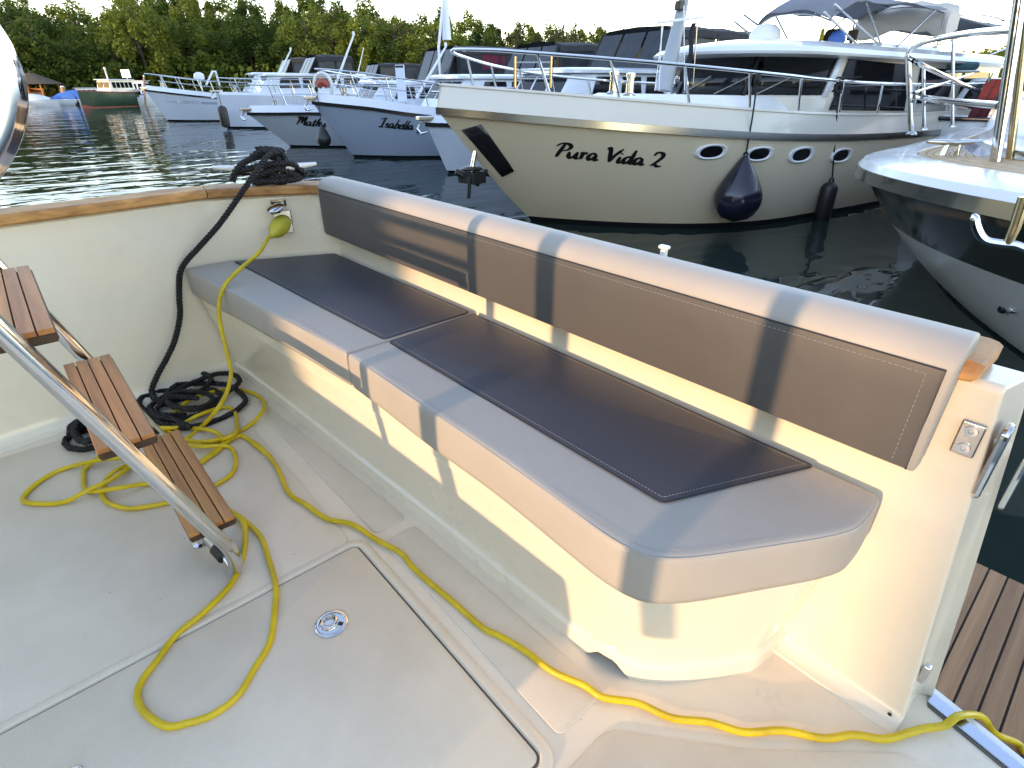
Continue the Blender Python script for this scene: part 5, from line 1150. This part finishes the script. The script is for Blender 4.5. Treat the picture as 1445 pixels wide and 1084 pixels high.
# stern quarter of a further white cruiser between the two
wc = empty('motor_cruiser', 'white cruiser stern seen through the chrome rails below the teal pad', 'cruiser', (-2.6, 17.5, WATER), R(8), group='motor yachts moored bow-out in a row')
obj('hull', MB().rings([[(-1.5, -4, .0), (1.5, -4, .0), (1.5, 4, 0), (-1.5, 4, 0)], [(-1.75, -4.3, 1.5), (1.75, -4.3, 1.5), (1.75, 4.2, 1.4), (-1.75, 4.2, 1.4)]]), M['gelwhite'], wc, bevel=.12)
obj('cabin', MB().rings([[(-1.3, -2.8, 1.45), (1.3, -2.8, 1.45), (1.3, 3, 1.4), (-1.3, 3, 1.4)], [(-1.1, -2.0, 2.1), (1.1, -2.0, 2.1), (1.15, 2.6, 2.1), (-1.15, 2.6, 2.1)]]), M['gelwhite'], wc, bevel=.1)
obj('window', MB().slab([(-1.1, -2.72, 1.58), (1.1, -2.72, 1.58), (1.0, -2.14, 2.02), (-1.0, -2.14, 2.02)], .02), M['darkglass'], wc)
obj('rub_rail', MB().box((0, -.05, 1.45), (3.56, 8.6, .07)), M['boot'], wc, bevel=.03)

# ================================================================ the far side of the harbour
# wooded bank
bk_ = []
def shore_r(u): return pw(u, [(-200, 88), (0, 86), (300, 86), (600, 88), (900, 96), (1100, 150), (1300, 190), (1600, 190)])
us = list(range(-300, 1801, 70)); rows = []
for k, (dr, z) in enumerate(((-3, WATER - .5), (0, WATER + .25), (6, .8), (22, 3.0), (60, 9.0), (120, 12.0), (260, 14.0))):
    rows.append([EYE + Vector(((ray(u, 118).x), (ray(u, 118).y), 0)).normalized() * (shore_r(u) + dr) + Vector((0, 0, z - EYE.z + .5 * math.sin(u * .05 + k))) for u in us])
obj('wooded_bank', MB().grid(rows), M['bank'], kind='structure')

def crown_mesh(name, seed, shape, m, leaf=.5):
    rnd = random.Random(seed); mb = MB(); cl = []
    for _ in range(shape['n']):
        while True:
            p = Vector((rnd.uniform(-1, 1), rnd.uniform(-1, 1), rnd.uniform(0, 1)))
            pr = pw(p.z, shape['prof'])
            rr = math.hypot(p.x, p.y)
            if rr <= pr and (rr > pr * .45 or rnd.random() < .25): break
        cl.append((p, rnd.uniform(.10, .21) * shape['cs']))
    for p, cr in cl:
        for _ in range(shape['l']):
            d = Vector((rnd.gauss(0, 1), rnd.gauss(0, 1), rnd.gauss(0, .75))).normalized() * cr * rnd.random() ** .4
            c = Vector(((p.x + d.x) * shape['w'], (p.y + d.y) * shape['w'], (p.z + d.z * .6) * shape['h'])); s = leaf * rnd.uniform(.6, 1.3)
            a = Vector((rnd.gauss(0, 1), rnd.gauss(0, 1), rnd.gauss(0, .6))).normalized(); b = a.orthogonal().normalized(); b = Matrix.Rotation(rnd.uniform(0, 6.28), 3, a) @ b
            k = a.cross(b); o = len(mb.v); mb.v += [tuple(c - b * s * .5), tuple(c + k * s * .28), tuple(c + b * s * .5), tuple(c - k * s * .28)]; mb.f.append((o, o + 1, o + 2, o + 3))
    me = bpy.data.meshes.new(name); me.from_pydata(mb.v, [], mb.f); me.materials.append(m); return me
def trunk_mesh(name, seed, h, r, bare=.5):
    rnd = random.Random(seed); mb = MB()
    P = [Vector((.12 * math.sin(i * 1.3 + seed), .12 * math.cos(i * 1.7 + seed), h * .92 * i / 6)) for i in range(7)]
    mb.tube(P, [r * (1 - .13 * i) for i in range(7)], 7)
    for k in range(9):
        z = h * rnd.uniform(bare * .8, .85); a = rnd.uniform(0, 6.28); L = h * rnd.uniform(.16, .30)
        b = Vector((0, 0, z)); mb.tube([b, b + Vector((math.cos(a) * L * .5, math.sin(a) * L * .5, L * .3)), b + Vector((math.cos(a) * L, math.sin(a) * L, L * .5))], [r * .35, r * .22, r * .08], 5)
    me = bpy.data.meshes.new(name); me.from_pydata(mb.v, [], mb.f); me.materials.append(M['bark']); return me
ROUND = [(0, .35), (.12, .75), (.35, 1.0), (.6, .92), (.82, .70), (1, .36)]
TALL = [(0, .5), (.15, .8), (.4, .9), (.7, .8), (.9, .55), (1, .30)]
LOW = [(0, .8), (.2, 1.0), (.5, .95), (.8, .6), (1, .1)]
PINE = [(0, .0), (.45, .06), (.5, .7), (.62, .5), (.7, .95), (.85, .6), (1, .15)]
CROWNS = []
for i, (pf, w, h, n) in enumerate(((ROUND, 5.0, 13, 58), (TALL, 4.2, 15, 58), (LOW, 6.0, 11, 62), (ROUND, 4.4, 12, 50), (TALL, 3.8, 14, 50))):
    CROWNS.append((crown_mesh('crown_mesh', 40 + i, dict(n=n, prof=pf, w=w, h=h, cs=1.45, l=190), M['leaf'], .46), trunk_mesh('trunk_mesh', i, h, .26), h, 0.0))
PINES = [(crown_mesh('pine_crown_mesh', 70 + i, dict(n=26, prof=PINE, w=3.2, h=15, cs=.9, l=70), M['pine'], .42), trunk_mesh('pine_trunk_mesh', 20 + i, 15.5, .20, .6), 15.5, 0.0) for i in range(3)]
rt = random.Random(11)
def tree(P, H, kind, label, group, name, yaw=0.0, wide=1.0):
    cm_, tm, h, _ = kind; k = H / h
    r_ = empty(name, label, 'tree', P, yaw, group=group); r_.scale = (k * wide, k * wide, k)
    for nm, me in (('crown', cm_), ('trunk', tm)):
        o = bpy.data.objects.new(nm, me); COL.objects.link(o); o.parent = r_
TOP = [(-80, 20), (0, 4), (40, 2), (62, 4), (100, 12), (140, 14), (170, 16), (205, -4), (300, -6), (360, 6), (430, 2), (480, 6), (540, 18), (600, 30), (640, 34), (660, 30), (690, 42), (760, 52), (820, 50), (900, 58)]
MARK = [(-1e3, 'beyond the chrome hand hold'), (30, 'above the orange hut'), (85, 'above the leaning pile'), (125, 'above the dark green workboat'), (185, 'above the white passenger boat'), (215, 'above the striped yacht'), (310, 'above the plain pale yacht'), (390, 'above the Mathu yacht'), (470, 'above the Isabella yacht'), (600, 'above the pulpit of the beige yacht'), (700, 'above the far canopies'), (820, 'left of the grey mast')]
ORD = ['first', 'second', 'third', 'fourth', 'fifth', 'sixth', 'seventh', 'eighth', 'ninth', 'tenth', 'eleventh', 'twelfth']
def mark(u): return [m for a, m in MARK if u >= a][-1]
def place_row(u0, u1, step, dr, vr, zg, what, grp, minh, wide, tall=1.0):
    spots = []; u = u0
    while u < u1:
        d = shore_r(u) + rt.uniform(*dr); spots.append((u, d)); u += rt.uniform(step * .7, step * 1.35) * 90 / d
    cnt = {}
    for u, d in spots:
        v = pw(u, TOP) + rt.uniform(*vr); g = at_r(u, 130, d); t = at_r(u, v, d); P = Vector((g.x, g.y, zg)); H = max(minh, t.z - zg)
        mk = mark(u); cnt[mk] = cnt.get(mk, -1) + 1
        tree(P, H, rt.choice(CROWNS), '%s %s from the left %s' % (what, ORD[min(11, cnt[mk])], mk), grp, 'broadleaf_tree', rt.uniform(0, 6.28), rt.uniform(*wide) * (1.25 if H < 9 else 1.0))
place_row(-70, 900, 46, (2, 9), (0, 54), .2, 'waterside tree', 'broadleaf trees along the wooded bank', 4.0, (1.0, 1.45))
place_row(-60, 880, 52, (10, 20), (-14, 18), 1.4, 'middle row tree', 'middle row of trees on the wooded bank', 5, (.95, 1.35))
place_row(-60, 900, 44, (24, 44), (-20, 0), 2.5, 'back row tree', 'back row of trees on the wooded bank', 5, (.85, 1.3))
pk = 0
for u, v in ((690, 30), (712, 34), (731, 30), (757, 42), (776, 44), (790, 32), (808, 30), (838, 26), (868, 34), (893, 36)):
    d = 112 + rt.uniform(-8, 12); g = at_r(u, 120, d); t = at_r(u, v, d); tree(Vector((g.x, g.y, 2)), t.z - 2, rt.choice(PINES), 'thin sparse pine against the sky, %s of the pines from the left' % ORD[pk], 'sparse pines beyond the middle yachts', 'pine_tree', rt.uniform(0, 6.28)); pk += 1
u = 1250.0
while u < 2300:
    for rowk in (0, 14):
        d = 190 + rowk + rt.uniform(-4, 8); v = pw(u, [(1250, 76), (1340, 72), (1400, 62), (1500, 46), (2300, 30)]) + rt.uniform(-3, 8) + (8 if rowk == 0 else 0)
        g = at_r(u, 118, d); t = at_r(u, v, d); tree(Vector((g.x, g.y, 1)), max(4, t.z - 1), rt.choice(CROWNS), 'dark tree on the distant hill behind the chrome rails', 'trees on the distant hill at the right', 'broadleaf_tree', rt.uniform(0, 6.28), 1.2)
    u += 14 if u < 1450 else 45
# undergrowth along the bank: shrubs nobody could count
ug = MB(); ru = random.Random(4)
for _ in range(9000):
    u = ru.uniform(-80, 900); d = shore_r(u) + ru.uniform(.5, 8); c = EYE + Vector((ray(u, 118).x, ray(u, 118).y, 0)).normalized() * d; c.z = .1 + ru.random() ** 1.6 * 3.2; s = ru.uniform(.3, .8)
    a = Vector((ru.gauss(0, 1), ru.gauss(0, 1), ru.gauss(0, .6))).normalized(); b = a.orthogonal().normalized(); k = a.cross(b)
    ug.add([c - b * s * .5, c + k * s * .35, c + b * s * .5, c - k * s * .35], [(0, 1, 2, 3)])
obj('undergrowth', ug, M['leaf'], smooth=False, kind='stuff')['label'] = 'low bushes along the foot of the wooded bank'

# ---------------------------------------------------------------- hut, piles and small craft at the far jetty
def W(u, v, d=None, z=None):
    return at_z(u, v, z) if z is not None else at_r(u, v, d)
hb0 = at_r(55, 140, 84); hut = empty('lakeside_hut', 'small orange wooden hut with a brown hipped roof on the far bank', 'hut', (hb0.x, hb0.y, WATER), HEAD + R(8)); hut.scale = (.56, .56, .62)
z0 = .9
obj('hut_floor', MB().box((0, 0, z0), (6.2, 5.2, .18)), M['orangewood'], hut)
for a, b in ((-2.9, -2.4), (2.9, -2.4), (2.9, 2.4), (-2.9, 2.4), (0.4, -2.4), (-1.3, -2.4)): obj('post', MB().box((a, b, z0 + 1.15), (.20, .20, 2.2)), M['orangewood'], hut)
for a, b, w, d in ((-1.5, 2.3, 2.8, .1), (-1.6, -2.3, 2.4, .1), (-2.9, 0, .1, 4.4)): obj('wall_panel', MB().box((a, b, z0 + .85), (w, d, 1.5)), M['orangewood'], hut)
for k in range(9): obj('rail_slat', MB().box((.7 + k * .26, -2.45, z0 + .55), (.10, .05, .9)), M['orangewood'], hut)
obj('hut_roof', MB().rings([[(-3.7, -3.2, z0 + 2.25), (3.7, -3.2, z0 + 2.25), (3.7, 3.2, z0 + 2.25), (-3.7, 3.2, z0 + 2.25)], [(-.5, -.3, z0 + 3.9), (.5, -.3, z0 + 3.9), (.5, .3, z0 + 3.9), (-.5, .3, z0 + 3.9)]]), M['thatch'], hut)
obj('roof_finial', MB().lathe((0, 0, z0 + 3.9), [(.2, 0), (.16, .2), (.06, .3), (.05, .7), (.0, .75)], 10), M['bark'], hut)
for a, b in ((-2.6, -2), (2.6, -2), (2.6, 2), (-2.6, 2)): obj('stilt', MB().lathe((a, b, -.6), [(.15, 0), (.14, 1.5)], 8), M['bark'], hut)
steps = MB()
for k in range(5): steps.box((3.3 + k * .3, -1.5, z0 - .1 - k * .28), (.34, 1.1, .08))
obj('stair', steps, M['orangewood'], hut)

def pile(u, v, ut, vt, lb, r=.16):
    b = at_z(u, v, WATER); d = ray(ut, vt); k = math.hypot(b.x, b.y) / math.hypot(d.x, d.y); t = EYE + d * k
    p = empty('mooring_pile', lb, 'pile', b, group='wooden piles at the far jetty', world=True)
    obj('pile_shaft', MB().tube([b - Vector((0, 0, .6)), b.lerp(t, .5), t], [r, r * .95, r * .85], 10), M['pilewood'], p); obj('pile_cap', MB().tube([t, t + Vector((0, 0, .12))], [r * .95, r * .5], 10), M['whiteplastic'], p)
pile(95, 149, 88, 123, 'bare leaning pile in front of the blue tarpaulin boat', .24)
pile(74, 146, 72, 126, 'bare pile beside the foot of the orange hut', .16)
pile(204, 150, 203, 108, 'thin pale pile just left of the striped yacht', .10)
jt = empty('jetty', 'low plank jetty with black tyres along the far bank', 'jetty', at_r(90, 145, 81), HEAD)
for k in range(24): obj('plank', MB().box((0, -14 + k * 1.2, .30), (1.6, 1.12, .12)), M['pilewood'], jt)
for k in range(6): obj('jetty_post', MB().lathe((.7, -13 + k * 5, -1.4), [(.14, 0), (.14, 2.0)], 8), M['bark'], jt)
for u in (54, 104):
    c = at_r(u, 142, 78.5); ty = empty('tyre_fender', 'black tyre fender hanging at the far jetty, %s' % ('left of the bare leaning pile' if u < 90 else 'right of the bare leaning pile'), 'tyre', c, world=True)
    obj('tyre_body', MB().tube([c + RT * (.42 * math.cos(q)) + Vector((0, 0, .55 * math.sin(q))) for q in [2 * math.pi * k / 18 for k in range(18)]], .16, 8, closed=True), M['black'], ty)
    obj('tyre_hub', MB().box(c + FW * .1, (.5, .5, .7), HEAD), M['black'], ty)
def small_boat(u, v, d, L, w, h, hullm, lb, cover=None, yaw=0.0, cabin=None, cat='boat', name='small_boat', group='small boats at the far jetty', scale=.72):
    P = at_r(u, v, d); r_ = empty(name, lb, cat, (P.x, P.y, WATER), yaw, group=group)
    r_.scale = (scale, scale, scale)
    N = 12
    def row(k, z, e=0): return [(lerp(-1, 1, 0) * 0 + s_ * w * .5 * k * (1 - max(0, (i / N - .45) / .55) ** 2.2), -L / 2 + L * i / N + e * (i == N), z + (.25 * h * max(0, i / N - .5) if z > .2 else 0)) for s_, rng in ((1, range(N + 1)), (-1, reversed(range(N)))) for i in rng]
    obj('hull', MB().rings([row(.8, -.15), row(.88, .12), row(1.0, h * .75), row(1.0, h)]), hullm[0], r_)
    obj('gunwale', MB().rings([row(1.03, h + .005), row(1.05, h + .03), row(1.03, h + .10), row(.9, h + .10)], cap0=False), hullm[1], r_)
    if cover:
        cvv = MB(); rws = []
        for i in range(9):
            y = -L * .46 + L * .82 * i / 8; ww = w * .5 * (1 - max(0, (i / 8 - .55) / .45) ** 2 * .7); hh = h + .12 + cover[1] * math.sin(math.pi * (i + .6) / 9.2)
            rws.append([(ww * math.cos(q), y, h + .08 + (hh - h) * math.sin(q) ** .8 + .03 * math.sin(5 * q + i)) for q in [math.pi * k / 10 for k in range(11)]])
        obj('tarpaulin', cvv.rings(rws, close=False), cover[0], r_)
    if cabin:
        cw, cl0, cl1, ch, cmz = cabin
        c_ = obj('cabin', MB().rings([[(-cw, cl0, h), (cw, cl0, h), (cw, cl1, h), (-cw, cl1, h)], [(-cw * .92, cl0 + .15, h + ch), (cw * .92, cl0 + .15, h + ch), (cw * .92, cl1 - .3, h + ch), (-cw * .92, cl1 - .3, h + ch)]]), cmz, r_, bevel=.04)
        sub('cabin_roof', MB().box((0, (cl0 + cl1) / 2 - .05, h + ch + .05), (cw * 2.1, cl1 - cl0 + .1, .10)), M['whiteplastic'], c_, bevel=.03)
        n = max(2, int((cl1 - cl0) / .8))
        for s_ in (1, -1):
            for k in range(n):
                y = lerp(cl0 + .35, cl1 - .5, (k + .5) / n); sub('window', MB().box((s_ * cw * .965, y, h + ch * .6), (.06, .5, ch * .45)), M['darkglass'], c_)
        for k in (-1, 1): sub('window', MB().box((k * cw * .45, cl1 - .16, h + ch * .6), (cw * .7, .10, ch * .45)), M['darkglass'], c_)
    return r_
toward = lambda u, off=0: math.atan2(-ray(u, 118).x * -1, 1) if False else (math.atan2(-ray(u, 118).y, -ray(u, 118).x) - math.pi / 2 + off)
small_boat(48, 142, 77, 5.5, 2.2, .7, (M['gelwhite'], M['bulwark']), 'white open boat below the orange hut with a pale cover', (M['bulwark'], .7), toward(48, R(75)))
small_boat(112, 143, 79, 6.5, 2.5, .7, (M['gelwhite'], M['bulwark']), 'white boat under a bright blue tarpaulin behind the leaning pile', (M['bluetarp'], 1.1), toward(112, R(75)))
small_boat(75, 143, 80, 4.0, 1.8, .6, (M['gelwhite'], M['bulwark']), 'small white dinghy between the hut and the blue tarpaulin boat', (M['canvas'], .35), toward(75, R(70)))
brg = small_boat(161, 148, 73, 9.5, 3.4, 1.7, (M['greentop'], M['redhull']), 'dark green workboat with red rails and a glazed wheelhouse', None, toward(165, R(-48)), (1.15, -3.2, .9, 1.5, M['cream']), 'workboat', 'workboat')
b_ = MB(); b_.rings([[(.86 * 1.7 * s_ * (1 - max(0, (i / 12 - .45) / .55) ** 2.2), -4.75 + 9.5 * i / 12 + .02, z) for s_, rng in ((1, range(13)), (-1, reversed(range(12)))) for i in rng] for z in (-.1, .35)], cap1=False); obj('red_waterline', b_, M['redhull'], brg)
obj('sign_board', MB().box((.3, -3.6, 4.0), (1.5, .08, 1.0)), M['whiteplastic'], brg); obj('sign_post', MB().lathe((.3, -3.6, 1.7), [(.05, 0), (.05, 2.0)], 7), M['whiteplastic'], brg)
obj('funnel', MB().lathe((-.5, .2, 3.2), [(.10, 0), (.10, 1.2), (.14, 1.25), (.14, 1.5)], 10), M['whiteplastic'], brg)
small_boat(188, 140, 84, 8.5, 3.0, 1.2, (M['gelwhite'], M['bulwark']), 'white passenger boat with a long windowed cabin behind the workboat', None, toward(190, R(70)), (1.2, -3.5, 2.8, 1.9, M['bulwark']), 'passenger boat', 'passenger_boat')
small_boat(208, 147, 74, 6.5, 2.6, 1.0, (M['gelwhite'], M['bulwark']), 'white cabin boat tucked behind the striped yacht\'s bow', None, toward(212, R(62)), (.95, -2.2, 1.2, 1.0, M['bulwark']))
small_boat(135, 143, 86, 7.0, 2.6, .9, (M['gelwhite'], M['redhull']), 'white boat with a red band behind the workboat\'s stern', None, toward(135, R(80)), (1.0, -2.2, 1.2, 1.2, M['gelwhite']))

# ---------------------------------------------------------------- added unseen sun blockers behind the viewer: they keep the low sun off the far berths
for lb, x0, x1 in (('long unseen sun blocker added behind the cockpit, left of the sun gap', -56, 0.1), ('unseen sun blocker added behind the cockpit, right of the sun gap', 2.6, 34)):
    bh = empty('sun_blocker', lb, 'sun_blocker', ((x0 + x1) / 2, -28, WATER), group='added sun blockers')
    w = (x1 - x0)
    obj('blocker_wall', MB().box((0, 0, 4.2), (w, 9, 8.4)), M['timber'], bh)
    obj('blocker_roof', MB().rings([[(-w / 2 - .02, -5, 8.4), (-w / 2 - .02, 5, 8.4), (-w / 2 - .02, 0, 11.2)], [(w / 2 + .02, -5, 8.4), (w / 2 + .02, 5, 8.4), (w / 2 + .02, 0, 11.2)]]), M['thatch'], bh)
    for k in range(max(2, int(w / 6))): obj('blocker_door', MB().box((-w / 2 + (k + .5) * w / max(2, int(w / 6)), 4.53, 2.2), (3.6, .1, 4.2)), M['browncanvas'], bh)
